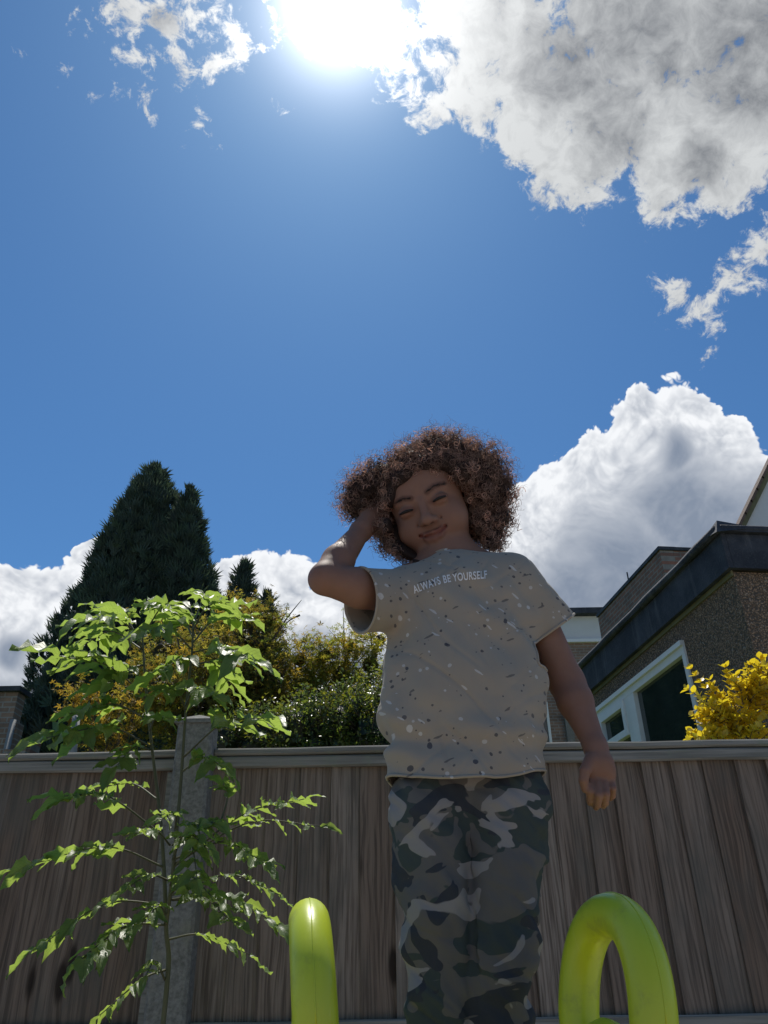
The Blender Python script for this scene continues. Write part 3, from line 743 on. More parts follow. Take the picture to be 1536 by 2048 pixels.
# --- conifers
def _spray():
    pts = []; fs = []
    for an, ln in ((-46, .62), (-22, .88), (0, 1.0), (22, .88), (46, .62)):
        a_ = R(an); d = (math.cos(a_), math.sin(a_)); n_ = (-d[1], d[0]); b_ = len(pts); o_ = .12*abs(an)/46
        pts += [(o_, 0, 0), (o_+d[0]*ln*.5+n_[0]*.07, d[1]*ln*.5+n_[1]*.07, .02), (o_+d[0]*ln, d[1]*ln, -.07), (o_+d[0]*ln*.5-n_[0]*.07, d[1]*ln*.5-n_[1]*.07, .02)]
        fs.append((b_, b_+1, b_+2, b_+3))
    return pts, fs
SPRAY = _spray()
def conifer(label, lobes, Y, n, size, seed, group, profile):
    rr = random.Random(seed)
    base = P(lobes[0][0], 1500, Y); root = empty('conifer_tree', (base.x, Y, 0), label, 'tree', group)
    items = []; core = MB()
    tot = sum(l[3] for l in lobes)
    for (tx, ty, bx, wt, rb, yo) in lobes:
        top = P(tx, ty, Y+yo); cx = top.x; H = top.z
        R0 = rb*S(bx, 1450, Y)
        dxb = P(bx, 1480, Y+yo).x - cx
        def axis(h): return Vector((cx+dxb*(1-h/H)*0.9, Y+yo, h))
        def rad(h):
            q = 1-h/H
            return R0*profile(q)
        for i in range(int(n*wt/tot)):
            h = H*(1-rr.random()**0.62)
            h = max(0.4, h)
            a = rr.uniform(0, 2*math.pi)
            lump = 1+0.22*noise.noise((math.cos(a)*1.9+cx, math.sin(a)*1.9, h*1.0))+0.10*noise.noise((math.cos(a)*5, math.sin(a)*5, h*2.7))
            r_ = rad(h)*lump*(1-0.22*rr.random()**2)
            o = Vector((math.cos(a), math.sin(a), 0)); p = axis(h)+o*r_
            d = (o*0.7+Vector((0, 0, 0.9))+rvec(rr)*0.55); nn = o+rvec(rr)*0.6
            g = rr.uniform(0.6, 1.4); items.append((p, d, nn, size*rr.uniform(0.6, 1.4), (g, g*rr.uniform(.95, 1.1), g*rr.uniform(.85, 1.1))))
        for i in range(int(n*wt/tot*0.03)+4):          # leading shoots at the tip
            h = H*(1-0.06*rr.random()); o = rvec(rr); o.z = 0
            items.append((axis(h)+o*rad(h)*0.5, Vector((o.x*.4, o.y*.4, 1)), o, size*rr.uniform(.6, 1.1), (1, 1, 1)))
        core.tube([axis(H*q/10) for q in range(11)], [max(0.01, rad(H*q/10)*0.80) for q in range(11)], 14)  # solid dark core added inside the crown to block light
    crown = scatter_leaves('crown', M_CONIF, items, SPRAY, root)
    c = core.build('dark_core', M_CONIF, root, True); set_tint(c.data, np.full((len(c.data.vertices), 4), 0.8))
    mb = MB(); mb.tube([(base.x, Y, 0), (base.x, Y, 1.2), (base.x, Y, 3)], [0.22, 0.18, 0.14], 10); mb.build('trunk', M_BARK, root, True)
conifer('tall dark green twin topped conifer behind the left fence', [(311, 938, 290, 10, 218, 0), (379, 985, 380, 5, 118, -0.5), (255, 1060, 195, 4, 120, -0.3)], 14.0, 36000, 0.23, 11, 'dark conifers beyond the fence',
        lambda q: max(0.03, min(1.0, 1.55*q**0.78)) if q < 0.6 else 1.0)
conifer('small dark conifer just right of the tall twin topped conifer', [(488, 1132, 492, 4, 62, 0), (535, 1190, 520, 2, 45, -.3)], 12.0, 8000, 0.19, 12, 'dark conifers beyond the fence', lambda q: max(0.06, min(1.0, 2.6*q**0.75)))

# --- broadleaf shrubs and maples beyond the fence
def palm():
    pts = [(0, 0, 0)]; fs = []
    tips = [(-105, .55), (-58, .85), (0, 1.0), (58, .85), (105, .55)]
    for a, r in tips:
        a0, a1 = R(a-17), R(a+17); am = R(a)
        b = len(pts); pts += [(math.cos(a0)*r*.45, math.sin(a0)*r*.45, .02), (math.cos(am)*r, math.sin(am)*r, -.08), (math.cos(a1)*r*.45, math.sin(a1)*r*.45, .02)]
        fs += [(0, b, b+1), (0, b+1, b+2)]
    return pts, fs
PALM = palm()
OVAL = ([(0, 0, 0), (.35, -.24, .05), (.75, -.17, .03), (1, 0, -.06), (.75, .17, .03), (.35, .24, .05)], [(0, 1, 2, 3), (0, 3, 4, 5)])
def bush(name, cat, label, lobes, Y, nleaf, leafsize, m, shape, tints, seed, group=None, twigs=(), core=0.62, corecol=0.5, stemx=None):
    rr = random.Random(seed)
    L = []
    for (px, py, rp, yo) in lobes:
        c = P(px, py, Y+yo); L.append((c, rp*S(px, py, Y+yo)))
    sx = P(stemx or lobes[0][0], 1500, Y).x
    root = empty(name, (sx, Y, 0), label, cat, group)
    items = []; wts = [r**2 for c, r in L]
    br = MB()
    for c, r in L:
        b0 = Vector((sx+rr.uniform(-.1, .1), Y+rr.uniform(-.1, .1), max(0.3, c.z*0.35)))
        pts = catmull([b0, b0.lerp(c, .5)+rvec(rr)*0.12*r, c], 4)
        br.tube(pts, [0.03*(1-q/len(pts)*0.7) for q in range(len(pts))], 6)
    clusters = []
    ncl = nleaf//9
    for i in range(ncl):
        c, r = rr.choices(L, wts)[0]
        o = rvec(rr); p = c+Vector((o.x, o.y, o.z))*r*(0.55+0.5*rr.random()**0.6)
        clusters.append((p, o, rr.choice(tints)))
    for (p, o, tn) in clusters:
        d0 = (o+Vector((0, 0, .35))+rvec(rr)*0.6).normalized(); ln = leafsize*rr.uniform(2.0, 4.5)
        if rr.random() < 0.35: br.tube([p-d0*ln*0.8, p+d0*ln*0.9], [0.004, 0.0015], 4)
        for k in range(9):
            q = p+d0*ln*(k/8-0.1)+rvec(rr)*leafsize*0.8
            g = rr.uniform(.75, 1.25); items.append((q, (d0*0.5+rvec(rr)*0.9+Vector((0, 0, -.15))), Vector((0, 0, 1))+rvec(rr)*0.75, leafsize*rr.uniform(.6, 1.25), tuple(g*x for x in tn)))
    for (pa, pb, pc, k) in twigs:        # long shoots standing clear of the crown
        a, b, c = (P(x, y, Y) for x, y in (pa, pb, pc)); pts = catmull([a, b, c], 6)
        br.tube(pts, [0.010*(1-0.75*i/(len(pts)-1)) for i in range(len(pts))], 5)
        for i in range(k):
            t = 0.15+0.85*i/k; q = pts[min(len(pts)-1, int(t*(len(pts)-1)))]+rvec(rr)*leafsize*1.4
            g = rr.uniform(.8, 1.3); tn = rr.choice(tints)
            items.append((q, rvec(rr)+Vector((0, 0, -.2)), Vector((0, 0, 1))+rvec(rr)*0.7, leafsize*rr.uniform(.6, 1.2), tuple(g*x for x in tn)))
    scatter_leaves('crown', m, items, shape, root)
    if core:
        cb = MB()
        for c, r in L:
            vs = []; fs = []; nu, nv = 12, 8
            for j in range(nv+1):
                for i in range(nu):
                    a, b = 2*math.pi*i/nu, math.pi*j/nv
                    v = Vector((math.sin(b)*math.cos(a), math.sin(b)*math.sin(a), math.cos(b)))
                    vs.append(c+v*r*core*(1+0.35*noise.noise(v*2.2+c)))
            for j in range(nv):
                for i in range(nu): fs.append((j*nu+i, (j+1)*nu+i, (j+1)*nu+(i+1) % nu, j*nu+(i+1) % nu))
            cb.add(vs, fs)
        ob = cb.build('dark_core', m, root, False); set_tint(ob.data, np.full((len(ob.data.vertices), 4), corecol))  # solid core tinted darker to deepen the shade inside the crown
    br.build('branches', M_BARK, root, True)
    return root
GOLD = [(1.0, .95, .7), (1.1, .88, .5), (.7, .55, .45), (.6, .85, .5), (1.1, 1.1, .7), (.5, .6, .5), (.45, .5, .4)]
bush('maple_tree', 'tree', 'bronze and gold leaved maple behind the fence beside the small conifer',
     [(500, 1290, 66, 0), (420, 1300, 50, .3), (330, 1310, 50, .5), (450, 1370, 85, -.2), (540, 1370, 60, 0), (390, 1440, 80, 0), (500, 1450, 80, 0), (330, 1390, 70, .2), (530, 1240, 32, .1), (470, 1230, 30, .1), (560, 1440, 60, 0)],
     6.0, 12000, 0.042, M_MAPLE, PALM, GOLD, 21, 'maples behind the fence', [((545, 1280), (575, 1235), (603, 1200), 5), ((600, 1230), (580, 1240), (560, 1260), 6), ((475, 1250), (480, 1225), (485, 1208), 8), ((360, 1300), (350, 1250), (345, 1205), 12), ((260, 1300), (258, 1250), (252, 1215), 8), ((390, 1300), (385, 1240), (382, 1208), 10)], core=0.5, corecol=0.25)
bush('maple_tree', 'tree', 'small orange leaved maple sprays low down left of the sapling',
     [(190, 1425, 38, 0), (160, 1400, 28, 0), (240, 1470, 40, 0), (150, 1385, 18, 0), (215, 1490, 30, 0), (270, 1420, 40, .2)],
     5.6, 1500, 0.040, M_MAPLE, PALM, [(1.15, .85, .5), (.9, .9, .5), (1.1, .95, .6)], 22, 'maples behind the fence', [((200, 1430), (150, 1400), (125, 1375), 14)], core=0)
bush('maple_tree', 'tree', 'thin yellow green maple with open twigs between the bronze maple and the child',
     [(600, 1320, 38, 0), (650, 1310, 34, 0), (620, 1370, 48, 0), (680, 1350, 45, 0), (740, 1330, 45, 0), (650, 1410, 60, .1), (730, 1400, 60, .1), (700, 1290, 26, 0), (760, 1280, 30, 0)],
     6.2, 4600, 0.042, M_MAPLE, PALM, [(1.0, 1.05, .6), (.8, 1.0, .5), (1.1, .9, .5), (.75, .95, .6)], 23, 'maples behind the fence',
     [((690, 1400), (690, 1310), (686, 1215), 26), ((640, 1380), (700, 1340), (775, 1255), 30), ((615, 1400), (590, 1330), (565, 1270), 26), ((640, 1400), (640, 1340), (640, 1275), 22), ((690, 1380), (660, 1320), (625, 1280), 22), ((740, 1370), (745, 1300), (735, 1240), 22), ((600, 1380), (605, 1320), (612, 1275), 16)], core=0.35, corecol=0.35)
bush('hedge_shrub', 'shrub', 'dark green dense shrub low behind the fence left of the child',
     [(700, 1450, 75, 0), (610, 1460, 70, 0), (520, 1480, 60, .1), (780, 1420, 70, 0), (740, 1480, 70, -.1), (440, 1490, 60, .1), (830, 1450, 80, 0), (650, 1500, 80, 0)],
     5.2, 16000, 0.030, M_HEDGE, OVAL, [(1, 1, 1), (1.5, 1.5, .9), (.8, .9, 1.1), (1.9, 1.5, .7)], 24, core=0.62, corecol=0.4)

# --- golden shrub on the right: near leaves are pieces of their own
def golden():
    rr = random.Random(31); Y = 3.45
    root = empty('golden_shrub', (P(1500, 1500, Y).x, Y, 0), 'bright golden yellow leaved shrub over the fence at the right edge', 'shrub')
    L = [(P(px, py, Y+yo), rp*S(px, py, Y)) for (px, py, rp, yo) in [(1490, 1415, 62, 0), (1530, 1385, 55, 0), (1440, 1450, 48, 0), (1560, 1430, 70, 0), (1420, 1490, 40, 0), (1500, 1500, 70, 0), (1590, 1390, 60, .05)]]
    br = MB(); base = Vector((P(1510, 1500, Y).x, Y, 0.0)); shoots = []
    ends = [(1382, 1338), (1376, 1380), (1385, 1432), (1410, 1460), (1450, 1335), (1520, 1318), (1470, 1350), (1400, 1400), (1430, 1400), (1500, 1330), (1540, 1335), (1395, 1475), (1420, 1360)]
    for (px, py) in ends: shoots.append((P(1495+rr.uniform(-20, 20), 1470, Y), P(px, py, Y-rr.uniform(0, .12))))
    for i in range(170):
        c, r = rr.choice(L); o = rvec(rr); o.z = abs(o.z)*.9+.05
        if rr.random() < .6: o.y = -abs(o.y)
        shoots.append((c+o*r*0.25, c+o*r*(0.95+0.25*rr.random())))
    bmeshes = []
    for vv in range(5):
        s = 0.033; pts = []; cup = rr.uniform(.1, .35); drp = rr.uniform(-.25, .15); fs = []
        rows = [(0, .02), (.2, .26), (.45, .36), (.7, .28), (.88, .13), (1, .0)]
        for u, v in rows:
            z = drp*u*u
            pts += [(u*s, -v*s, (z+cup*v)*s), (u*s, 0, z*s), (u*s, v*s, (z+cup*v)*s)]
        for q in range(5):
            fs += [(q*3, q*3+1, q*3+4, q*3+3), (q*3+1, q*3+2, q*3+5, q*3+4)]
        me = bpy.data.meshes.new('leaf'); me.from_pydata(pts, [], fs); me.materials.append(M_PRIV); me.polygons.foreach_set('use_smooth', [True]*10); bmeshes.append((me, pts, fs))
    leaves = []
    for (a, b) in shoots:
        mid = a.lerp(b, .5)+rvec(rr)*0.02; pts = catmull([a, mid, b], 5); br.tube(pts, [0.0028*(1-.6*i/(len(pts)-1)) for i in range(len(pts))], 5)
        ln = (b-a).length; nn = max(3, int(ln/0.017)); d = (b-a).normalized()
        side = d.orthogonal().normalized()
        for i in range(nn):
            t = 0.2+0.8*i/(nn-1); p = pts[min(len(pts)-1, int(t*(len(pts)-1)+.5))].copy()
            side = Matrix.Rotation(R(90), 3, d) @ side
            for sg in (1, -1):
                dd = (d*0.55+side*sg+rvec(rr)*0.3+Vector((0, 0, .1))).normalized()
                leaves.append((p, dd, (Vector((0, 0, 1))+d*.4+rvec(rr)*0.5), rr.uniform(.7, 1.25), rr.randrange(5)))
    leaves.sort(key=lambda l: (l[0]-CAM).length)
    vis = [l for l in leaves if proj(l[0])[0] < 1560 and proj(l[0])[1] < 1490]
    own = set(id(l) for l in vis[:290]); rest = MB()
    iv = parent_world(root).inverted()
    for l in leaves:
        p, d, n, s, k = l
        n = (n-d*n.dot(d)).normalized(); b = n.cross(d)
        mw = Matrix(((d.x*s, b.x*s, n.x*s, p.x), (d.y*s, b.y*s, n.y*s, p.y), (d.z*s, b.z*s, n.z*s, p.z), (0, 0, 0, 1)))
        if id(l) in own:
            o = bpy.data.objects.new('leaf', bmeshes[k][0]); COL.objects.link(o); o.parent = root; o.matrix_parent_inverse = iv; o.matrix_basis = mw
        else: rest.add([mw @ Vector(q) for q in bmeshes[k][1]], bmeshes[k][2])
    tag(rest.build('foliage', M_PRIV, root, True), kind='stuff')
    br.tube([base, base+Vector((0, 0, .7)), P(1495, 1475, Y)], [.02, .015, .008], 8)
    br.build('branches', M_BARK, root, True)
golden()

# --- sapling with pinnate leaves in front of the fence
def sapling():
    rr = random.Random(41); Y = 2.35
    root = empty('sapling', (P(322, 1900, Y).x, Y, 0), 'green leafy sapling with two slim stems in front of the concrete post', 'sapling')
    kinds = []
    for vv in range(9):
        rows = [(0, .02), (.10, .15), (.25, .25), (.42, .285), (.58, .25), (.74, .17), (.88, .08), (1.0, .0)]
        fold = rr.uniform(.15, .5); drp = rr.uniform(-.45, .05); tw = rr.uniform(-.5, .5); wav = rr.uniform(.03, .09); ph = rr.uniform(0, 6); curl = rr.uniform(-.6, .25)
        vs = []; fs = []; uvs = []
        for q, (u, v) in enumerate(rows):
            z0 = drp*u*u+0.03*math.sin(u*7+ph)
            for j, sgn in enumerate((-1, -.5, 0, .5, 1)):
                vv_ = v*sgn*(1+.08*math.sin(q*2.3+ph))
                z = z0+fold*abs(vv_)+wav*math.sin(u*16+ph+sgn*2)*abs(sgn)+curl*vv_*vv_*2.0
                a = tw*u; y_ = vv_*math.cos(a)-(z-z0)*math.sin(a); z_ = z0+vv_*math.sin(a)+(z-z0)*math.cos(a)
                vs.append((u, y_, z_)); uvs.append((sgn*.5+.5, u))
        for q in range(len(rows)-1):
            for j in range(4): fs.append((q*5+j, q*5+j+1, q*5+j+6, q*5+j+5))
        me = bpy.data.meshes.new('leaf'); me.from_pydata(vs, [], fs); me.materials.append(M_SAP); me.polygons.foreach_set('use_smooth', [True]*len(fs))
        uvl = me.uv_layers.new(name='UVMap')
        for lp in me.loops: uvl.data[lp.index].uv = uvs[lp.vertex_index]
        kinds.append(me)
    st = MB()
    s1 = catmull([P(322, 1900, Y)*1.0 - Vector((0, 0, P(322, 1900, Y).z)), P(326, 2048, Y), P(332, 1850, Y), P(322, 1650, Y), P(302, 1480, Y), P(290, 1350, Y), P(284, 1262, Y)], 8)
    st.tube(s1, [0.0075*(1-.6*i/(len(s1)-1)) for i in range(len(s1))], 8); st.build('stem', M_STEM, root, True)
    st = MB(); s2 = catmull([P(332, 1850, Y), P(346, 1740, Y-.03), P(362, 1560, Y-.05), P(372, 1420, Y-.05), P(384, 1300, Y-.05), P(386, 1235, Y-.05)], 8)
    st.tube(s2, [0.006*(1-.55*i/(len(s2)-1)) for i in range(len(s2))], 8); st.build('stem', M_STEM, root, True)
    # branch: start, end (photo pixels), depth offsets, leaf count, leaf length in px
    B = [((295, 1400), (118, 1312), .0, -.22, 8, 74), ((286, 1300), (172, 1238), 0, -.25, 7, 58), ((284, 1290), (215, 1215), 0, .1, 6, 58), ((286, 1275), (345, 1208), 0, -.2, 7, 60),
         ((285, 1300), (168, 1290), 0, .18, 6, 60), ((286, 1330), (205, 1372), 0, -.12, 5, 60),
         ((386, 1260), (462, 1205), -.05, -.25, 8, 48), ((386, 1285), (486, 1238), -.05, .1, 7, 58), ((385, 1305), (512, 1322), -.05, -.25, 8, 66), ((385, 1330), (460, 1372), -.05, .12, 6, 60),
         ((385, 1300), (300, 1262), -.05, -.28, 7, 64), ((384, 1320), (310, 1352), -.05, -.2, 6, 62), ((386, 1250), (408, 1190), -.05, .12, 5, 46), ((386, 1275), (330, 1232), -.05, .2, 6, 56),
         ((372, 1410), (428, 1392), -.05, -.25, 5, 52), ((372, 1420), (318, 1385), -.05, -.22, 5, 50),
         ((296, 1440), (138, 1428), 0, -.2, 7, 62), ((300, 1492), (92, 1476), 0, -.28, 7, 84), ((300, 1500), (235, 1530), 0, -.15, 4, 48),
         ((366, 1515), (530, 1436), -.05, -.28, 4, 72), ((362, 1545), (438, 1528), -.05, -.18, 5, 50),
         ((318, 1665), (128, 1592), 0, -.28, 9, 66), ((316, 1600), (190, 1578), 0, .12, 5, 50), ((346, 1735), (608, 1598), -.03, -.2, 11, 52), ((346, 1730), (640, 1652), -.03, -.1, 7, 40),
         ((440, 1650), (446, 1570), -.1, -.1, 4, 36), ((330, 1735), (30, 1738), 0, -.22, 10, 70), ((345, 1720), (520, 1728), -.03, -.25, 9, 58), ((345, 1700), (430, 1645), -.03, -.2, 7, 50),
         ((340, 1690), (268, 1668), 0, -.2, 5, 48), ((345, 1690), (395, 1760), 0, -.25, 7, 48), ((335, 1760), (248, 1780), 0, -.2, 6, 46),
         ((334, 1810), (72, 1898), 0, -.1, 9, 58), ((332, 1850), (150, 1928), 0, -.25, 8, 66), ((340, 1800), (470, 1850), 0, -.2, 8, 60), ((345, 1800), (575, 1862), 0, -.05, 9, 60),
         ((342, 1790), (430, 1800), 0, -.28, 6, 50), ((330, 1880), (500, 1910), 0, .05, 6, 48), ((330, 1940), (200, 2030), 0, -.12, 5, 48), ((330, 1960), (292, 1950), 0, -.2, 3, 34),
         ((346, 1690), (400, 1668), -.03, -.25, 6, 46), ((350, 1660), (318, 1640), -.03, -.22, 4, 42), ((345, 1720), (420, 1700), -.03, -.3, 6, 48), ((340, 1770), (380, 1790), -.03, -.25, 5, 44), ((300, 1460), (330, 1440), 0, -.2, 4, 46), ((332, 1830), (280, 1850), 0, -.22, 5, 44), ((345, 1790), (560, 1790), -.03, -.12, 7, 46)]
    iv0 = parent_world(root).inverted(); total = 0
    for (a, b, ya, yb, n, lp) in B:
        A = P(*a, Y+ya); E = P(*b, Y+yb); ln = (E-A).length
        mid = A.lerp(E, .5)+Vector((rr.uniform(-.02, .02), rr.uniform(-.02, .02), 0.10*ln+rr.uniform(0, .02)))
        pts = catmull([A, mid, E], 8)
        m = MB(); m.tube(pts, [0.0032*(1-.6*i/(len(pts)-1)) for i in range(len(pts))], 5)
        br = m.build('branch', M_STEM, root, True)
        iv = parent_world(br).inverted()
        L0 = lp*S(*b, Y)*(1.14 if b[1] < 1560 else 0.98); n = n+5
        for i in range(n):
            t = 1.0 if i == 0 else 1.0-0.72*((i+1)//2)/((n+1)/2)
            ix = t*(len(pts)-1); i0 = min(len(pts)-2, int(ix)); p = pts[i0].lerp(pts[i0+1], ix-i0)
            tn = (pts[i0+1]-pts[i0]).normalized()
            sd = tn.cross(Vector((0, 0, 1))).normalized()
            d = tn if i == 0 else (tn*0.75+sd*(1 if i % 2 else -1)*0.85)
            d = (d+rvec(rr)*0.28+Vector((0, 0, -.06))).normalized()
            nn = Vector((0, 0, 1))+rvec(rr)*0.55+sd*0.25*(-1 if i % 2 else 1)
            nn = (nn-d*nn.dot(d)).normalized(); bb = nn.cross(d)
            s = L0*rr.uniform(.7, 1.15)*(1.12 if i == 0 else 1.0); wd = s*rr.uniform(.55, .85)
            mw = Matrix(((d.x*s, bb.x*wd, nn.x*s, p.x), (d.y*s, bb.y*wd, nn.y*s, p.y), (d.z*s, bb.z*wd, nn.z*s, p.z), (0, 0, 0, 1)))
            o = bpy.data.objects.new('leaf', kinds[rr.randrange(len(kinds))]); COL.objects.link(o); o.parent = br; o.matrix_parent_inverse = iv; o.matrix_basis = mw; total += 1
    return total
sapling()

# ------------------------------------------------------------------ slide
PLAT = 0.80
def slide():
    root = empty('slide', (0.11, 1.2, 0), 'lime green plastic garden slide with looped handles that the child stands on', 'slide')
    down = Vector((0, 0, -1))
    def drop(p, z=PLAT-0.02): return Vector((p.x, p.y, z))
    def loop(near, far, top, r, nm, sq=0.92):
        mid = (near+far)/2; half = (near-far)/2; zb = mid.z; h = top.z-zb; side = top-mid; side.z = 0; side -= half*(side.dot(half)/half.length_squared)
        pts = [drop(far)+Vector((0, 0, 0)), Vector((far.x, far.y, (PLAT+far.z)/2))]
        k = 34
        for i in range(k+1):
            an = math.pi*(1-i/k); c_, s_ = math.cos(an), math.sin(an)
            c_ = math.copysign(abs(c_)**sq, c_); s_ = s_**sq
            pts.append(mid+half*c_+side*s_+Vector((0, 0, h*s_+(near.z-zb)*c_*0)))
        pts += [Vector((near.x, near.y, (PLAT+near.z)/2)), drop(near)]
        m = MB(); m.tube(pts, r, 24); h_ = m.build(nm, M_LIME, root, True)
        hd = half.normalized(); sm_ = []
        for i in range(2, len(pts)-2):
            tg = (pts[i+1]-pts[i-1]).normalized(); n_ = hd.cross(Vector((0, 0, 1))).cross(tg).normalized()
            if n_.dot(pts[i]-(mid-Vector((0, 0, .3)))) < 0: n_ = -n_
            sm_.append(pts[i]+n_*(r-.0002))
        m = MB(); m.tube(sm_, .0009, 6); m.build('mould_seam', M_LIME, h_, True)
        return h_
    nR = P(1308, 2048, .985); fR = P(1160, 2048, 1.165); fR.z = nR.z
    loop(nR, fR, P(1226, 1830, 1.07), 0.0255, 'handle')
    nL = P(631, 2048, 1.0); fL = Vector((nL.x*1.2-.006, 1.20, nL.z))
    loop(nL, fL, P(618, 1840, 1.08), 0.0255, 'handle')
    # small inner arch low in the right loop
    nA = P(1272, 2230, 1.0); fA = P(1180, 2230, 1.14); fA.z = nA.z
    loop(nA, fA, P(1216, 2072, 1.07), 0.017, 'inner_arch')
    xa, xb = -0.14, 0.36
    m = MB(); m.box((xa, 0.96, PLAT-0.05), (xb-xa, 0, 0), (0, 0.56, 0), (0, 0, 0.05)); m.build('platform', M_LIME, root)
    # chute towards the camera
    vs = []; fs = []; prof = [(-.24, .10), (-.235, .12), (-.21, .10), (-.19, .01), (-.1, 0), (.1, 0), (.19, .01), (.21, .10), (.235, .12), (.24, .10)]
    path = catmull([(0, .95, PLAT-0.004), (0, .75, PLAT-.06), (0, .2, .47), (0, -.35, .22), (0, -.75, .16)], 5)
    for p in path:
        for (x, z) in prof: vs.append((0.11+x, p.y, p.z+z-0.01))
    k = len(prof)
    for i in range(len(path)-1):
        for j in range(k-1): fs.append((i*k+j, i*k+j+1, (i+1)*k+j+1, (i+1)*k+j))
    o = mesh_obj('chute', vs, fs, M_ORANGE, root, True); sm = o.modifiers.new('thick', 'SOLIDIFY'); sm.thickness = 0.006
    for x in (xa+0.03, xb-0.03):
        m = MB(); m.tube([(x, 1.50, PLAT-0.05), (x, 1.62, 0.4), (x, 1.72, 0)], 0.025, 12); m.build('leg', M_LIME, root, True)
        m = MB(); m.tube([(x, 1.02, PLAT-0.05), (x, 0.98, 0.4), (x, 0.95, 0)], 0.025, 12); m.build('leg', M_LIME, root, True)
    for i, z in enumerate((0.22, 0.42, 0.62)):
        y = 1.72-(z/0.75)*0.22
        m = MB(); m.box((xa+0.03, y-0.05, z), (xb-xa-0.06, 0, 0), (0, 0.10, 0), (0, 0, 0.03)); m.build('step', M_ORANGE, root)
slide()

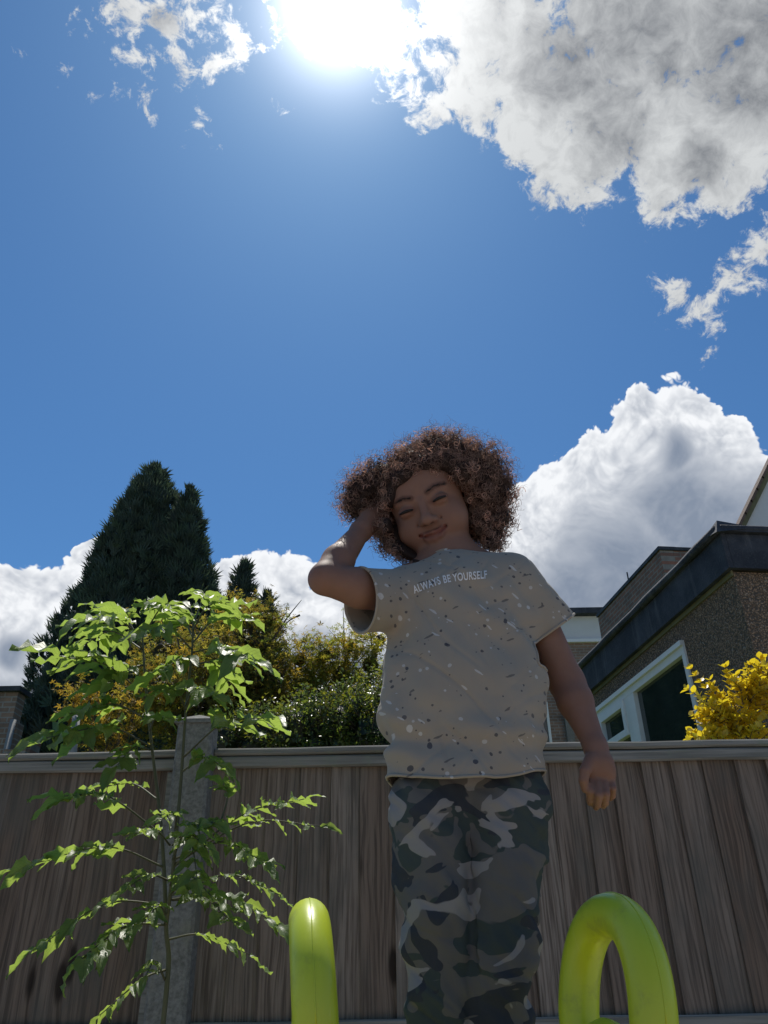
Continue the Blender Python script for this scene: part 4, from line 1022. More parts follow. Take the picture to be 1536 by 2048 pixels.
# ------------------------------------------------------------------ child, grown from distance fields
class Field:
    def __init__(s, lo, hi, h):
        s.lo = np.array(lo, np.float32); s.h = h
        s.n = np.ceil((np.array(hi)-np.array(lo))/h).astype(int)+1
        s.a = np.full(tuple(s.n), 0.06, np.float32)
        s.ax = [s.lo[i]+h*np.arange(s.n[i], dtype=np.float32) for i in range(3)]
    def _sl(s, lo, hi):
        i0 = np.maximum(0, np.floor((np.array(lo)-s.lo)/s.h).astype(int)); i1 = np.minimum(s.n, np.ceil((np.array(hi)-s.lo)/s.h).astype(int)+1)
        return tuple(slice(int(a), int(max(a, b))) for a, b in zip(i0, i1))
    def _pts(s, sl):
        return (s.ax[0][sl[0]][:, None, None], s.ax[1][sl[1]][None, :, None], s.ax[2][sl[2]][None, None, :])
    def comb(s, sl, d, k, sub):
        A = s.a[sl]
        if A.size == 0: return
        if sub:
            h = np.clip(0.5-0.5*(A+d)/k, 0, 1); s.a[sl] = A*(1-h)+(-d)*h + k*h*(1-h)
        else:
            h = np.clip(0.5+0.5*(A-d)/k, 0, 1); s.a[sl] = A*(1-h)+d*h - k*h*(1-h)
    def cap(s, p0, r0, p1, r1, k=0.01, sub=False, ys=1.0):
        p0, p1 = np.array(p0, np.float32), np.array(p1, np.float32); rm = max(r0, r1)+k+4*s.h
        sl = s._sl(np.minimum(p0, p1)-rm, np.maximum(p0, p1)+rm); X, Y, Z = s._pts(sl)
        ab = (p1-p0).copy(); ab[1] *= ys; L = float(ab@ab)+1e-12
        px, py, pz = X-p0[0], (Y-p0[1])*ys, Z-p0[2]
        t = np.clip((px*ab[0]+py*ab[1]+pz*ab[2])/L, 0, 1)
        d = np.sqrt((px-t*ab[0])**2+(py-t*ab[1])**2+(pz-t*ab[2])**2)-(r0+(r1-r0)*t)
        s.comb(sl, d.astype(np.float32), k, sub)
    def ell(s, c, r, rot=None, k=0.01, sub=False):
        c = np.array(c, np.float32); r = np.array(r, np.float32); rm = float(r.max())+k+4*s.h
        sl = s._sl(c-rm, c+rm); X, Y, Z = s._pts(sl)
        x, y, z = X-c[0], Y-c[1], Z-c[2]
        if rot is not None:
            q = [rot[0][i]*x+rot[1][i]*y+rot[2][i]*z for i in range(3)]
        else: q = [x+0*y+0*z, y+0*x+0*z, z+0*x+0*y]
        k0 = np.sqrt((q[0]/r[0])**2+(q[1]/r[1])**2+(q[2]/r[2])**2); k1 = np.sqrt((q[0]/r[0]**2)**2+(q[1]/r[1]**2)**2+(q[2]/r[2]**2)**2)+1e-9
        s.comb(sl, (k0*(k0-1)/k1).astype(np.float32), k, sub)
    def mesh(s):
        a = s.a; ins = a < 0
        n = s.n-1
        cnt = np.zeros(tuple(n), np.uint8)
        for dx in (0, 1):
            for dy in (0, 1):
                for dz in (0, 1): cnt += ins[dx:dx+n[0], dy:dy+n[1], dz:dz+n[2]]
        cells = np.argwhere((cnt > 0) & (cnt < 8)); del cnt
        acc = np.zeros((len(cells), 3), np.float64); num = np.zeros(len(cells))
        C = [(0, 0, 0), (1, 0, 0), (0, 1, 0), (1, 1, 0), (0, 0, 1), (1, 0, 1), (0, 1, 1), (1, 1, 1)]
        val = [a[cells[:, 0]+c[0], cells[:, 1]+c[1], cells[:, 2]+c[2]] for c in C]
        for i in range(8):
            for b in range(3):
                if C[i][b] == 0:
                    j = i+(1 << b); v0, v1 = val[i], val[j]; mk = (v0 < 0) != (v1 < 0)
                    t = np.where(mk, v0/(v0-v1+1e-20), 0)
                    pt = np.array(C[i], float)[None, :].repeat(len(cells), 0); pt[:, b] += t
                    acc[mk] += pt[mk]; num[mk] += 1
        V = s.lo+(cells+acc/num[:, None])*s.h
        idx = np.full(tuple(n), -1, np.int32); idx[cells[:, 0], cells[:, 1], cells[:, 2]] = np.arange(len(cells))
        Q = []
        for ax in range(3):
            o1, o2 = (ax+1) % 3, (ax+2) % 3
            sl0 = [slice(1, -1)]*3; sl1 = [slice(1, -1)]*3
            sl0[ax] = slice(0, -1); sl1[ax] = slice(1, None)
            A0, A1 = ins[tuple(sl0)], ins[tuple(sl1)]
            e = np.argwhere(A0 != A1)
            if len(e) == 0: continue
            flip = A0[e[:, 0], e[:, 1], e[:, 2]]
            off = np.ones(3, int); off[ax] = 0; e = e+off
            def cell(d1, d2):
                q = e.copy(); q[:, o1] -= d1; q[:, o2] -= d2; return idx[q[:, 0], q[:, 1], q[:, 2]]
            q = np.stack([cell(1, 1), cell(0, 1), cell(0, 0), cell(1, 0)], 1)
            q[~flip] = q[~flip][:, ::-1]; Q.append(q)
        return V, np.concatenate(Q)

def np_mesh(name, V, Q):
    me = bpy.data.meshes.new(name); me.vertices.add(len(V)); me.vertices.foreach_set('co', np.asarray(V, np.float32).ravel())
    me.loops.add(Q.size); me.loops.foreach_set('vertex_index', Q.astype(np.int32).ravel())
    me.polygons.add(len(Q)); me.polygons.foreach_set('loop_start', np.arange(0, Q.size, 4, dtype=np.int32)); me.polygons.foreach_set('loop_total', np.full(len(Q), 4, np.int32))
    me.update(calc_edges=True); me.validate(); return me

BY = 1.26      # depth of the child's body
def child():
    feet = P(935, 1600, BY); root = empty('person', (feet.x, BY, PLAT), 'curly haired child in splattered tan t-shirt and camouflage trousers, hand in hair', 'person')
    def px(x, y, Y): return P(x, y, Y)
    def rp(r, x, y, Y): return r*S(x, y, Y)
    # ---------------- head frame
    O = P(856, 1006, BY+0.03)
    toC = (CAM-O).normalized()
    Ri = (_r-toC*_r.dot(toC)).normalized(); Ui = toC.cross(Ri).normalized()
    if Ui.z < 0: Ui = -Ui
    a = R(22); Rr = Ri*math.cos(a)+Ui*math.sin(a); Uu = Ui*math.cos(a)-Ri*math.sin(a); Ff = toC
    # turned a little towards the picture's left
    yaw = R(-8); Rr, Ff = Rr*math.cos(yaw)+Ff*math.sin(yaw)*-1, Ff*math.cos(yaw)+Rr*math.sin(yaw)
    O = O - Ff*0.0
    HB = 1.10
    def H(x, y, z): return O+(Rr*x+Ff*y+Uu*z)*HB
    rot = [[Rr[i], Ff[i], Uu[i]] for i in range(3)]
    lo = (-0.20, 0.98, PLAT-0.02); hi = (0.50, 1.50, 2.16)
    f = Field(lo, hi, 0.0028)
    def he(c, r, k=0.01, sub=False): f.ell(H(*c), [q*HB for q in r], rot, k, sub)
    def hc(p, r0, q, r1, k=0.006, sub=False): f.cap(H(*p), r0*HB, H(*q), r1*HB, k, sub)
    he((0, -.022, .024), (.067, .080, .070), .02)
    he((0, .022, -.028), (.063, .050, .062), .025)
    he((0, .026, -.056), (.047, .042, .034), .02)
    he((0, .010, .026), (.060, .052, .046), .02)
    for s in (-1, 1):
        he((s*.035, .047, -.038), (.025, .022, .025), .016)
        hc((s*.014, .058, .016), .006, (s*.042, .049, .018), .005, .016)
        he((s*.030, .084, .001), (.015, .012, .009), .010, True)
        he((s*.030, .0635, -.001), (.016, .0095, .0105), .004)
        he((s*.073, -.006, -.014), (.008, .017, .026), .006)
        he((s*.077, -.006, -.012), (.006, .010, .015), .004, True)
    hc((0, .068, .006), .006, (0, .084, -.022), .0085, .010)
    he((0, .086, -.026), (.0115, .0105, .0095), .006)
    for s in (-1, 1):
        he((s*.0105, .079, -.0285), (.0070, .0080, .0065), .004)
        he((s*.0060, .0875, -.0345), (.0033, .0040, .0030), .002, True)
    # lips with a smiling line between them
    ul = [(-.027, .062, -.0435), (-.014, .0745, -.0490), (0, .0785, -.0490), (.014, .0745, -.0490), (.027, .062, -.0435)]
    ll = [(-.022, .0635, -.0490), (-.010, .0745, -.0570), (0, .0775, -.0585), (.010, .0745, -.0570), (.022, .0635, -.0490)]
    for q in range(4): hc(ul[q], .0042 if 0 < q < 3 else .0032, ul[q+1], .0042 if q < 2 else .0032, .004)
    for q in range(4): hc(ll[q], .0050, ll[q+1], .0050, .004)
    mouth = [(-.033, .060, -.0410), (-.022, .0700, -.0475), (-.010, .0795, -.0525), (0, .0825, -.0535), (.010, .0795, -.0525), (.022, .0700, -.0475), (.033, .060, -.0410)]
    for q in range(6): hc(mouth[q], .0022, mouth[q+1], .0022, .002, True)
    he((0, .058, -.077), (.017, .015, .012), .014)
    for s in (-1, 1): hc((s*.020, .068, -.030), .0012, (s*.036, .058, -.046), .0012, .006, True)
    # ---------------- neck, torso, arms, legs
    nb = P(905, 1125, BY+0.045)
    f.cap(H(0, -.025, -.04), .043, nb, .045, .02)
    f.cap(P(870, 1200, BY+.02), .055, P(880, 1480, BY+.02), .055, .03); f.cap(P(980, 1190, BY+.02), .055, P(985, 1480, BY+.02), .055, .03)
    f.cap(nb, .04, P(1030, 1160, BY+.02), .036, .03); f.cap(nb, .04, P(800, 1180, BY+.02), .036, .03)
    f.cap(P(885, 1540, BY+.02), .06, P(985, 1540, BY+.02), .06, .03)
    for (hx, kx) in ((874, 878), (996, 992)):
        hip = P(hx, 1600, BY+.02); kn = P(kx, 1890, BY+.01); an = Vector((kn.x, BY+.03, PLAT+.05))
        f.cap(hip, .052, kn, .036, .02); f.cap(kn, .036, an, .026, .01)
        f.cap(an, .026, an+Vector((0, .02, -.026)), .022, .01); f.cap(an+Vector((0, .015, -.028)), .020, an+Vector((0, -.09, -.036)), .014, .01)
    # picture-left arm: raised, hand in the hair
    sh = P(785, 1185, BY); el = P(649, 1158, BY-.075); wr = P(722, 1062, BY+.015)
    f.cap(sh, .038, P(720, 1176, BY-.05), .034, .02); f.cap(P(720, 1176, BY-.05), .034, el, .0265, .010)
    fm = el.lerp(wr, .35)
    f.cap(el, .0265, fm, .0272, .008); f.cap(fm, .0272, wr, .018, .012)
    pa = P(748, 1034, BY+.045); f.cap(wr, .021, pa, .024, .010)
    kd = (P(770, 1010, BY+.075)-pa).normalized(); sd = kd.cross(Vector((0, -1, 0))).normalized()
    f.cap(pa-sd*.014, .014, pa+sd*.014+kd*.01, .014, .01)
    for q, (o_, ln) in enumerate(((-.021, .045), (-.007, .053), (.008, .050), (.021, .038))):
        b0 = pa+sd*o_+kd*.018; b1 = b0+kd*ln*.5+Vector((0, .012, .006)); b2 = b1+kd*ln*.35+Vector((0.004, .018, -.004))
        f.cap(b0, .0078, b1, .0072, .003); f.cap(b1, .0072, b2, .006, .002)
    t0 = pa-sd*.022; f.cap(t0, .010, t0-sd*.016+kd*.012, .009, .005); f.cap(t0-sd*.016+kd*.012, .009, t0-sd*.020+kd*.034, .007, .003)
    # picture-right arm hanging down
    sh = P(1040, 1165, BY+.01); el = P(1134, 1366, BY+.035); wr = P(1191, 1494, BY-.005)
    f.cap(sh, .034, el, .0295, .015)
    fm = el.lerp(wr, .3)
    f.cap(el, .0295, fm, .0285, .012); f.cap(fm, .0285, wr, .0172, .012)
    hY = BY-.012
    def hp(x, y, dy=0): return P(x, y, hY+dy)
    f.cap(wr, .0185, hp(1199, 1525), .0185, .010)
    f.cap(hp(1190, 1526), .0150, hp(1185, 1553, .002), .0115, .008); f.cap(hp(1208, 1526), .0150, hp(1215, 1552, .004), .0120, .008)
    f.cap(hp(1189, 1540), .0125, hp(1212, 1542), .0125, .01)
    fing = [((1180, 1558, .000), (1181, 1582, -.012), (1180, 1600, .004), (1180, 1606, .024)),
            ((1194, 1562, -.004), (1197, 1590, -.016), (1195, 1609, .002), (1192, 1615, .024)),
            ((1208, 1562, -.002), (1212, 1588, -.014), (1210, 1606, .004), (1206, 1612, .025)),
            ((1221, 1556, .004), (1226, 1577, -.006), (1225, 1592, .010), (1221, 1597, .026))]
    for i, F_ in enumerate(fing):
        pp = [hp(*q) for q in F_]; r0 = .0064 if i < 3 else .0056
        f.cap(pp[0], r0*1.1, pp[1], r0, .002); f.cap(pp[1], r0, pp[2], r0*.92, .001); f.cap(pp[2], r0*.92, pp[3], r0*.8, .001)
    th = [hp(1182, 1522, -.008), hp(1170, 1542, -.016), hp(1167, 1560, -.016), hp(1170, 1578, -.010)]
    f.cap(th[0], .0115, th[1], .0090, .006); f.cap(th[1], .0085, th[2], .0076, .002); f.cap(th[2], .0076, th[3], .0060, .002)
    V, Q = f.mesh(); del f
    me = np_mesh('body', V, Q)
    body = link('body', me, M_SKIN, root, True)
    # natural colouring: lips, brows; lids darkened, nostril shade painted in
    OV = V-np.array(O); loc = np.stack([OV@np.array(Rr), OV@np.array(Ff), OV@np.array(Uu)], 1)/HB
    cols = np.ones((len(V), 4), np.float32)
    front = loc[:, 1] > .045
    def arc(pts, rad, c):
        dd = np.full(len(V), 9.0)
        for q in range(len(pts)-1):
            A, B_ = np.array(pts[q]), np.array(pts[q+1]); ab = B_-A; t = np.clip(((loc-A)@ab)/(ab@ab), 0, 1)
            dd = np.minimum(dd, np.linalg.norm(loc-(A+t[:, None]*ab), axis=1))
        wgt = np.clip((rad-dd)/(rad*.4), 0, 1)*front
        cols[:, :3] *= (1-wgt[:, None])+wgt[:, None]*np.array(c)
    arc(ul, .0062, (.80, .58, .60)); arc(ll, .0070, (.85, .62, .64))
    for s in (-1, 1):
        arc([(s*.014, .066, .0175), (s*.028, .062, .0225), (s*.044, .052, .0205)], .0065, (.50, .46, .46))
        arc([(s*.016, .072, .0), (s*.030, .073, .004), (s*.045, .064, .0)], .008, (.72, .66, .66))
        arc([(s*.006, .088, -.034), (s*.006, .085, -.036)], .005, (.5, .42, .42))  # darkens the nostrils in place of shade
    set_tint(me, cols)
    bvh = BVHTree.FromPolygons([Vector(v) for v in V], Q.tolist())
    # lash lines of the half closed eyes and brows of short hairs, laid on the face
    def on_face(x, z, lift=0.0008):
        o = H(x, .14, z); hit = bvh.ray_cast(o, -Ff)
        return (hit[0] if hit[0] else H(x, .07, z))+Ff*lift
    for s in (-1, 1):
        m = MB()
        up = [on_face(s*(.0185+.0235*t), -.0010+.0012*math.sin(math.pi*t)+.0008*t, .0005) for t in [i/8 for i in range(9)]]
        m.tube(up, [.0012+.0019*math.sin(math.pi*(i+.7)/9.5) for i in range(9)], 6)
        for i in range(9):
            p = up[i]; m.tube([p, p+Ff*.003-Uu*.0025+Rr*s*.0012*(i-2)/4], [.0005, .0002], 4)
        m.build('eyelashes', M_LASH, body, True)
        m = MB()
        for i in range(30):
            t = random.random(); x = .013+.034*t; z = .0165+.006*math.sin(math.pi*min(1, t*.75+.1))-.002*t+random.uniform(-.0022, .0022)*(1-.5*t)
            p = on_face(s*x, z, .0003); q = on_face(s*(x+.005), z+.0015, .0010); m.tube([p, q], [.00045, .0002], 4)
        m.build('eyebrow', M_LASH, body, True)
    # ---------------- trousers
    f = Field((-0.06, 1.08, PLAT-0.01), (0.36, 1.44, 1.60), 0.0032)
    ys = 1.15
    f.cap(P(878, 1545, BY+.015), .056, P(866, 1620, BY+.01), .066, .04, ys=1.1); f.cap(P(1000, 1540, BY+.015), .056, P(1012, 1620, BY+.01), .068, .04, ys=1.1)
    f.cap(P(900, 1550, BY+.015), .058, P(980, 1550, BY+.015), .058, .04)
    for (x0, x1, x2) in ((862, 870, 880), (1012, 1006, 992)):
        hip, kn, lk = P(x0, 1610, BY+.01), P(x1, 1800, BY+.005), P(x2, 1960, BY+.01)
        an = Vector((lk.x, BY+.02, PLAT+.055))
        f.cap(hip, .066, kn, .054, .010, ys=1.0); f.cap(kn, .054, lk, .048, .008); f.cap(lk, .048, an, .044, .01)
        f.cap(an, .046, an+Vector((0, 0, -.006)), .045, .01)
    for c, r in (((808, 1880), 13), ((1056, 1866), 12), ((802, 1760), 14), ((1088, 1700), 14)):
        f.ell(P(*c, BY+.02), (r*.0009, .02, r*.0014), None, .012)
    V, Q = f.mesh(); del f
    V2 = V.copy()
    for i, v in enumerate(V):
        vx = Vector(v); n1 = noise.noise(Vector((v[0]*16, v[1]*16, v[2]*9)))*.009+noise.noise(Vector((v[0]*34+9, v[1]*34, v[2]*46+v[0]*30)))*.0055
        cx = P(868, 1700, BY).x if v[0] < P(940, 1700, BY).x else P(1010, 1700, BY).x
        r_ = math.hypot(v[0]-cx, v[1]-BY-.01)+1e-6
        c1 = noise.noise(Vector((v[0]*8, v[1]*6, v[2]*26+v[0]*14))); n1 -= (max(0, 1-abs(c1)*4.5)**2)*.006*max(0, noise.noise(Vector((v[0]*6, 2, v[2]*6)))+.4)
        fold = 0.006*math.sin(v[2]*70+6*noise.noise(Vector((v[0]*9, v[1]*9, v[2]*5))))*max(0, 1-abs(v[2]-1.16)/.12)
        V2[i, 0] += (v[0]-cx)/r_*(n1+fold); V2[i, 1] += (v[1]-BY-.01)/r_*(n1+fold)
    me = np_mesh('trousers', V2, Q); tr = link('trousers', me, M_CAMO, root, True)
    # side seams and fly
    # ---------------- shirt
    f = Field((-0.16, 1.02, 1.22), (0.46, 1.48, 1.90), 0.0032)
    def tc(a, ra, b, rb, k=.04, ys=1.0, dy=.015):
        f.cap(P(*a, BY+dy), rp(ra, *a, BY), P(*b, BY+dy), rp(rb, *b, BY), k, ys=ys)
    tc((846, 1215), 72, (848, 1380), 74); tc((990, 1205), 78, (1003, 1380), 82)
    tc((848, 1370), 74, (850, 1590), 80, dy=.0); tc((1003, 1380), 80, (1006, 1590), 82, dy=.0)
    tc((920, 1210), 78, (928, 1590), 98, .05, dy=-.006)
    tc((905, 1150), 42, (1022, 1152), 44, .04); tc((905, 1155), 42, (810, 1180), 40, .04)
    # sleeves
    f.cap(P(1030, 1165, BY+.01), rp(50, 1030, 1165, BY), P(1122, 1280, BY+.025), rp(54, 1120, 1270, BY), .025)
    f.cap(P(800, 1192, BY), rp(54, 800, 1190, BY), P(690, 1198, BY-.07), rp(60, 700, 1200, BY), .02)
    f.cap(P(770, 1210, BY-.02), rp(48, 800, 1190, BY), P(705, 1222, BY-.06), rp(40, 700, 1200, BY), .02)
    # bunched cloth at the picture-left waist and a tuck at the other side
    f.ell(P(806, 1455, BY+.01), (.036, .05, .054), None, .02)
    f.cap(P(740, 1392, BY-.05), .012, P(800, 1400, BY-.09), .004, .02, True)
    f.cap(P(1098, 1470, BY-.03), .008, P(1060, 1450, BY-.09), .004, .012, True)
    pass
    V, Q = f.mesh(); del f
    V2 = V.copy(); cxm = P(925, 1350, BY).x
    for i, v in enumerate(V):
        d = Vector((v[0]-cxm, v[1]-BY-.01, 0)); L = d.length+1e-6
        k = noise.noise(Vector((v[0]*11, v[1]*11, v[2]*8)))*.006+noise.noise(Vector((v[0]*26+v[2]*16, v[1]*20, v[2]*12-v[0]*10)))*.0075
        diag = .0065*math.sin((v[2]*.8+v[0]*.9)*75+5*noise.noise(Vector((v[0]*7, v[1]*7, v[2]*7))))*max(0, noise.noise(Vector((v[0]*6+4, v[1]*6, v[2]*6))))*1.6
        low = max(0, 1-abs(v[2]-1.43)/.06); hz = .006*math.sin(v[2]*95+v[0]*14)*low
        ca, sa = .77, .64
        u_ = v[0]*ca+v[2]*sa; w_ = -v[0]*sa+v[2]*ca
        c1 = noise.noise(Vector((u_*5, v[1]*5, w_*19))); c2 = noise.noise(Vector((w_*6+7, v[1]*6, u_*21)))
        cr = -(max(0, 1-abs(c1)*4.5)**2)*.0065*max(0, noise.noise(Vector((v[0]*5, 2, v[2]*5)))+.35)-(max(0, 1-abs(c2)*4.5)**2)*.0055*max(0, noise.noise(Vector((v[0]*5, 9, v[2]*5)))+.25)
        V2[i] += np.array(d/L)*(k+diag+hz+cr)
    me = np_mesh('t_shirt', V2, Q)
    bm = bmesh.new(); bm.from_mesh(me)
    def cut(co, no, sel=None):
        fc = [q for q in bm.faces if sel is None or sel(q.calc_center_median())]
        ge = set(fc)
        for q in fc: ge.update(q.verts); ge.update(q.edges)
        bmesh.ops.bisect_plane(bm, geom=list(ge), dist=1e-5, plane_co=co, plane_no=no, clear_outer=True)
    h0, h1 = P(775, 1527, BY-.07), P(1090, 1516, BY-.07); hm = P(935, 1553, BY-.09)
    cut(hm, Vector((0.02, -.06, -1)).normalized())
    ad = (P(1122, 1280, BY+.025)-P(1030, 1165, BY+.01)).normalized(); cc = P(1111, 1254, BY+.02)
    cut(cc, (ad+Vector((0, .10, 0))).normalized(), lambda c: c.x > P(1062, 1280, BY).x and c.z > P(1100, 1345, BY).z)
    cl = P(727, 1205, BY-.055); nl = Vector((-1, -.62, -.22)).normalized()
    cut(cl, nl, lambda c: c.x < P(768, 1200, BY).x and c.z > P(740, 1300, BY).z)
    nk = P(893, 1128, BY+.005); nn = (H(0, -.02, -.04)-nb).normalized()
    cut(nb+nn*0.004, (nn+Vector((0, -.22, 0))).normalized(), lambda c: (c-nb).length < .075)
    zh = hm.z; xc_ = P(930, 1550, BY).x
    for v in bm.verts:
        wgt = max(0.0, 1-(v.co.z-zh)/.13)
        if wgt > 0 and v.co.y < BY+.3: v.co.z += 1.5*(v.co.x-xc_)**2*wgt + .004*noise.noise(Vector((v.co.x*14, v.co.y*14, 3)))*wgt
    bm.to_mesh(me); bm.free()
    shirt = link('t_shirt', me, M_SHIRT, root, True)
    so = shirt.modifiers.new('cloth', 'SOLIDIFY'); so.thickness = 0.0035; so.offset = -1
    dg = bpy.context.evaluated_depsgraph_get()
    sb = BVHTree.FromObject(shirt, dg)
    def on_shirt(x, y, lift=.0012):
        d = ray(x, y).normalized(); hit = sb.ray_cast(CAM, d)
        if hit[0] is None: return P(x, y, BY-.07)
        n = hit[1]; n = -n if n.dot(d) > 0 else n
        return hit[0]+n*lift
    # lettering, wrapped over the chest along a rising curve
    cu = bpy.data.curves.new('txt', 'FONT'); cu.body = 'ALWAYS BE YOURSELF'; cu.size = 1.0; cu.offset = 0.018; cu.space_character = 1.08
    to = bpy.data.objects.new('txt', cu); COL.objects.link(to); bpy.context.view_layer.update()
    tm = bpy.data.meshes.new_from_object(to.evaluated_get(bpy.context.evaluated_depsgraph_get()))
    bpy.data.objects.remove(to)
    tb = bmesh.new(); tb.from_mesh(tm); bmesh.ops.triangulate(tb, faces=tb.faces); bmesh.ops.subdivide_edges(tb, edges=[e for e in tb.edges if e.calc_length() > .35], cuts=2, use_grid_fill=True)
    xs = [v.co.x for v in tb.verts]; x0_, x1_ = min(xs), max(xs)
    base = catmull([Vector(q) for q in ((829, 1187, 0), (858, 1177, 0), (884, 1168, 0), (925, 1161, 0), (974, 1157, 0))], 12)
    cum = [0.0]
    for i in range(1, len(base)): cum.append(cum[-1]+(base[i]-base[i-1]).length)
    for v in tb.verts:
        t = (v.co.x-x0_)/(x1_-x0_)*cum[-1]; i = max(0, min(len(base)-2, next((q for q in range(len(cum)) if cum[q] > t), len(cum)-1)-1))
        p = base[i].lerp(base[i+1], (t-cum[i])/(cum[i+1]-cum[i])); dr = (base[i+1]-base[i]).normalized()
        up = Vector((dr.y, -dr.x, 0)); hgt = v.co.y*21.5
        q = p+up*hgt; v.co = on_shirt(q.x, q.y)
    tb.to_mesh(tm); tb.free(); tm.materials.clear(); link('lettering', tm, M_PRINT, shirt)
    # ribbed collar, cuffs and hem along the openings
    bm = bmesh.new(); bm.from_mesh(me); be = [e for e in bm.edges if e.is_boundary]; left = set(be)
    while left:
        e = left.pop(); chain = [e.verts[0], e.verts[1]]
        while True:
            nx = next((q for q in chain[-1].link_edges if q in left), None)
            if nx is None: break
            left.discard(nx); chain.append(nx.other_vert(chain[-1]))
        pts = [v.co.copy() for v in chain]
        L_ = sum((pts[i+1]-pts[i]).length for i in range(len(pts)-1))
        if L_ < .12: continue
        for _ in range(3): pts = [pts[0]]+[(pts[i-1]+pts[i]*2+pts[i+1])/4 for i in range(1, len(pts)-1)]+[pts[-1]]
        pts = pts[::2]+([pts[-1]] if len(pts) % 2 == 0 else [])
        c_ = sum(pts, Vector())/len(pts); neck = (c_-nb).length < .06
        mm = MB(); mm.tube(pts, .0042 if neck else .0026, 6); mm.build('collar' if neck else ('hem' if c_.z < zh+.08 else 'cuff'), M_SHIRT, shirt, True)
    bm.free()
    # ---------------- hair
    rr = random.Random(51)
    HL = [(868, 905, .01, 52), (900, 935, .035, 82), (830, 955, .035, 78), (770, 970, .04, 70), (728, 985, .045, 56), (715, 1010, .05, 42), (960, 945, .04, 72), (985, 985, .045, 52), (992, 1035, .05, 42), (985, 1068, .05, 34),
          (760, 1030, .07, 50), (790, 1075, .05, 44), (815, 1100, .03, 32), (840, 1112, .03, 22), (872, 905, -.015, 46), (915, 912, -.015, 50), (825, 930, -.02, 48), (955, 945, -.01, 46), (795, 965, -.01, 42), (890, 925, -.045, 34), (850, 930, -.045, 32), (925, 945, -.04, 36), (810, 955, -.035, 34), (960, 985, -.005, 34), (785, 1000, -.005, 30), (782, 1050, .0, 30), (800, 1090, -.005, 28), (835, 1115, -.01, 24), (960, 1040, .02, 32), (985, 1085, .03, 24), (880, 980, .09, 118), (905, 1000, .10, 100), (945, 1050, .08, 50)]
    blobs = [(P(x, y, BY+dy), r*S(x, y, BY+dy)) for (x, y, dy, r) in HL]
    bc = np.array([tuple(c) for c, r in blobs]); brd = np.array([r for c, r in blobs])
    def hsdf(p): return float(np.min(np.linalg.norm(bc-np.array(p), axis=1)-brd))
    def hl(p):
        v = p-O; return v.dot(Rr)/HB, v.dot(Ff)/HB, v.dot(Uu)/HB
    def infront(p):
        x, y, z = hl(p)
        if y < .012: return False
        zz = (z+.022)/(.074 if z > -.022 else .095); xx = (x+.002)/.070
        return xx*xx+zz*zz < 1.0
    f = Field((-0.10, 1.10, 1.60), (0.34, 1.56, 2.08), 0.0042)
    for c, r in blobs: f.ell(c, (r*.60, r*.60, r*.60), None, .02)
    f.ell(H(0, .085, -.022), (.066*HB, .085*HB, .072*HB), rot, .012, True)
    f.cap(P(655, 1158, BY-.075), .04, P(735, 1050, BY+.03), .026, .01, True)
    f.cap(nb, .052, nb+Vector((0, 0, -.06)), .08, .01, True)
    V, Q = f.mesh(); del f
    VV = [tuple(v) for v in V]; tri = Q.tolist()
    hv = list(VV); hf = [tuple(q) for q in tri]; hcol = [(.55, .5, .5, 1)]*len(hv)
    m = MB()
    ctr = H(0, -.03, .02)
    def curl(p, d, ln, hr, turns, r, n=3, seg=7):
        d = d.normalized(); a_ = d.orthogonal().normalized(); b_ = d.cross(a_); ph = rr.uniform(0, 6.28); st_ = max(6, int(turns*seg)); bend = rvec(rr)*ln*.35
        pts = []
        for i in range(st_+1):
            t = i/st_; an = ph+turns*2*math.pi*t; pts.append(p+d*ln*t+bend*t*t+(a_*math.cos(an)+b_*math.sin(an))*hr*(.6+.4*t))
        m.tube(pts, [r*(1-.5*i/st_) for i in range(st_+1)], n, False)
        return st_+1
    NC = 0; tints = []
    tries = 0
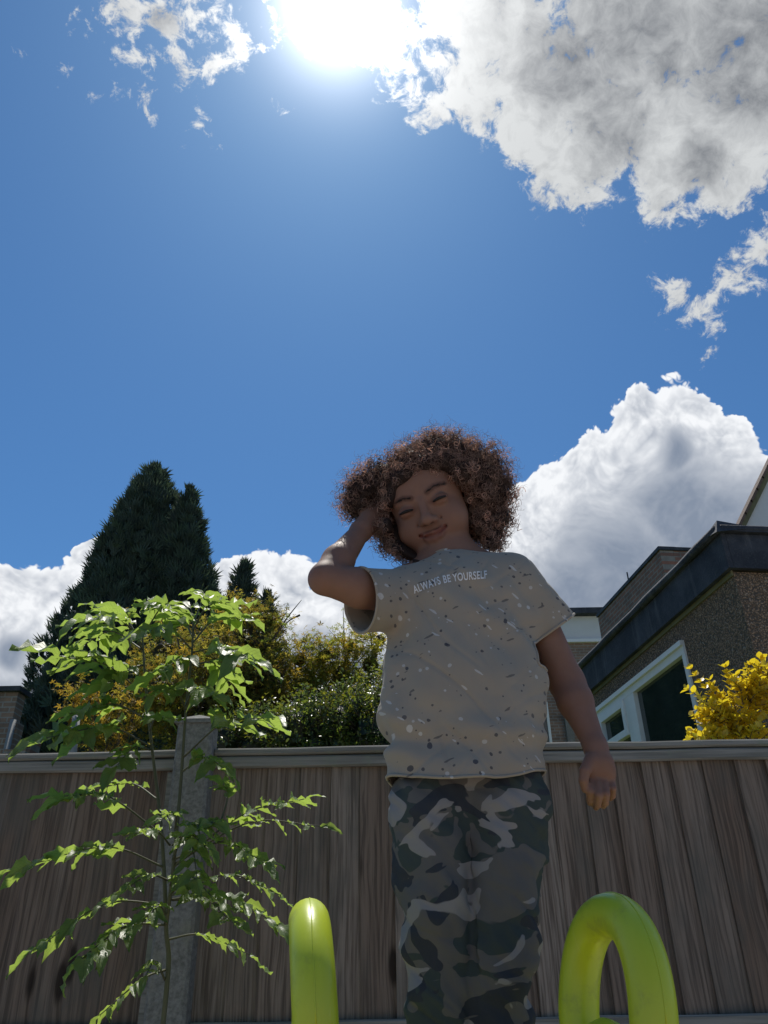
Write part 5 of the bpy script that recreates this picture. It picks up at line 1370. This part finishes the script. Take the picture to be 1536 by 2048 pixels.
    while NC < 12000 and tries < 60000:
        tries += 1
        i = rr.choices(range(len(blobs)), [r*r for c, r in blobs])[0]; c, r = blobs[i]
        o = rvec(rr); p = c+o*r*rr.uniform(.58, .98)
        sd_ = hsdf(p)
        if sd_ < -.036 or infront(p): continue
        x, y, z = hl(p)
        d = (o*.8+(p-ctr).normalized()*.7+rvec(rr)*.8+Vector((0, 0, -.35 if z < 0 else .1))).normalized()
        if infront(p+d*.03): continue
        big = rr.random() < (.6 if z < -.01 else .22)
        b0 = len(m.v)
        if big: curl(p-d*.012, d, rr.uniform(.012, .026), rr.uniform(.0045, .0068), rr.uniform(1.6, 2.8), rr.uniform(.0007, .0011), 3, 9)
        else: curl(p-d*.010, d, rr.uniform(.010, .022), rr.uniform(.0030, .0050), rr.uniform(1.4, 2.6), rr.uniform(.00030, .00050), 3, 7)
        g = rr.uniform(.6, 1.4)*(1+2.4*max(0, min(1, (sd_+.016)/.016))); tints += [(g*1.05, g, g*.95, 1)]*(len(m.v)-b0); NC += 1  # curls near the surface tinted lighter: sunlit halo put into the colour
    # flyaway frizz round the outline, tinted light as the sunlit halo
    for _ in range(3800):
        i = rr.choices(range(len(blobs)), [r*r for c, r in blobs])[0]; c, r = blobs[i]; o = rvec(rr); p = c+o*r*1.0
        if hsdf(p) < -.004 or infront(p): continue
        d = o+rvec(rr)*.6
        if infront(p+d*.04): continue
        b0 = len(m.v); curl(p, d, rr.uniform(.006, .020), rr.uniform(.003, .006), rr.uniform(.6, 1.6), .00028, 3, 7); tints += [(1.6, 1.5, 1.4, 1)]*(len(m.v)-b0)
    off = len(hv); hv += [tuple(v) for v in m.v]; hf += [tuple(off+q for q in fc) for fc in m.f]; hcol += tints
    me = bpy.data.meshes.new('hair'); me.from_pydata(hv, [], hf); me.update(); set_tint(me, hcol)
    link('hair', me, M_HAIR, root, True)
    # shoes
    for kx in (878, 992):
        kn = P(kx, 1890, BY+.01); m = MB(); vs = []; fs = []
        prof = [(.055, .026, .055), (.03, .034, .062), (-.02, .036, .055), (-.07, .040, .040), (-.105, .036, .032), (-.125, .020, .022)]
        for (dy, wx, ht) in prof:
            for j in range(10):
                an = 2*math.pi*j/10; vs.append(Vector((kn.x+wx*math.cos(an), BY+.03+dy, PLAT+.002+max(0, ht*.5+ht*.55*math.sin(an)))))
        for i in range(5):
            for j in range(10): fs.append((i*10+j, i*10+(j+1) % 10, (i+1)*10+(j+1) % 10, (i+1)*10+j))
        fs.append(tuple(range(10))); fs.append(tuple(50+j for j in range(10))[::-1])
        mesh_obj('shoe', vs, fs, M_SHOE, root, True)
child()
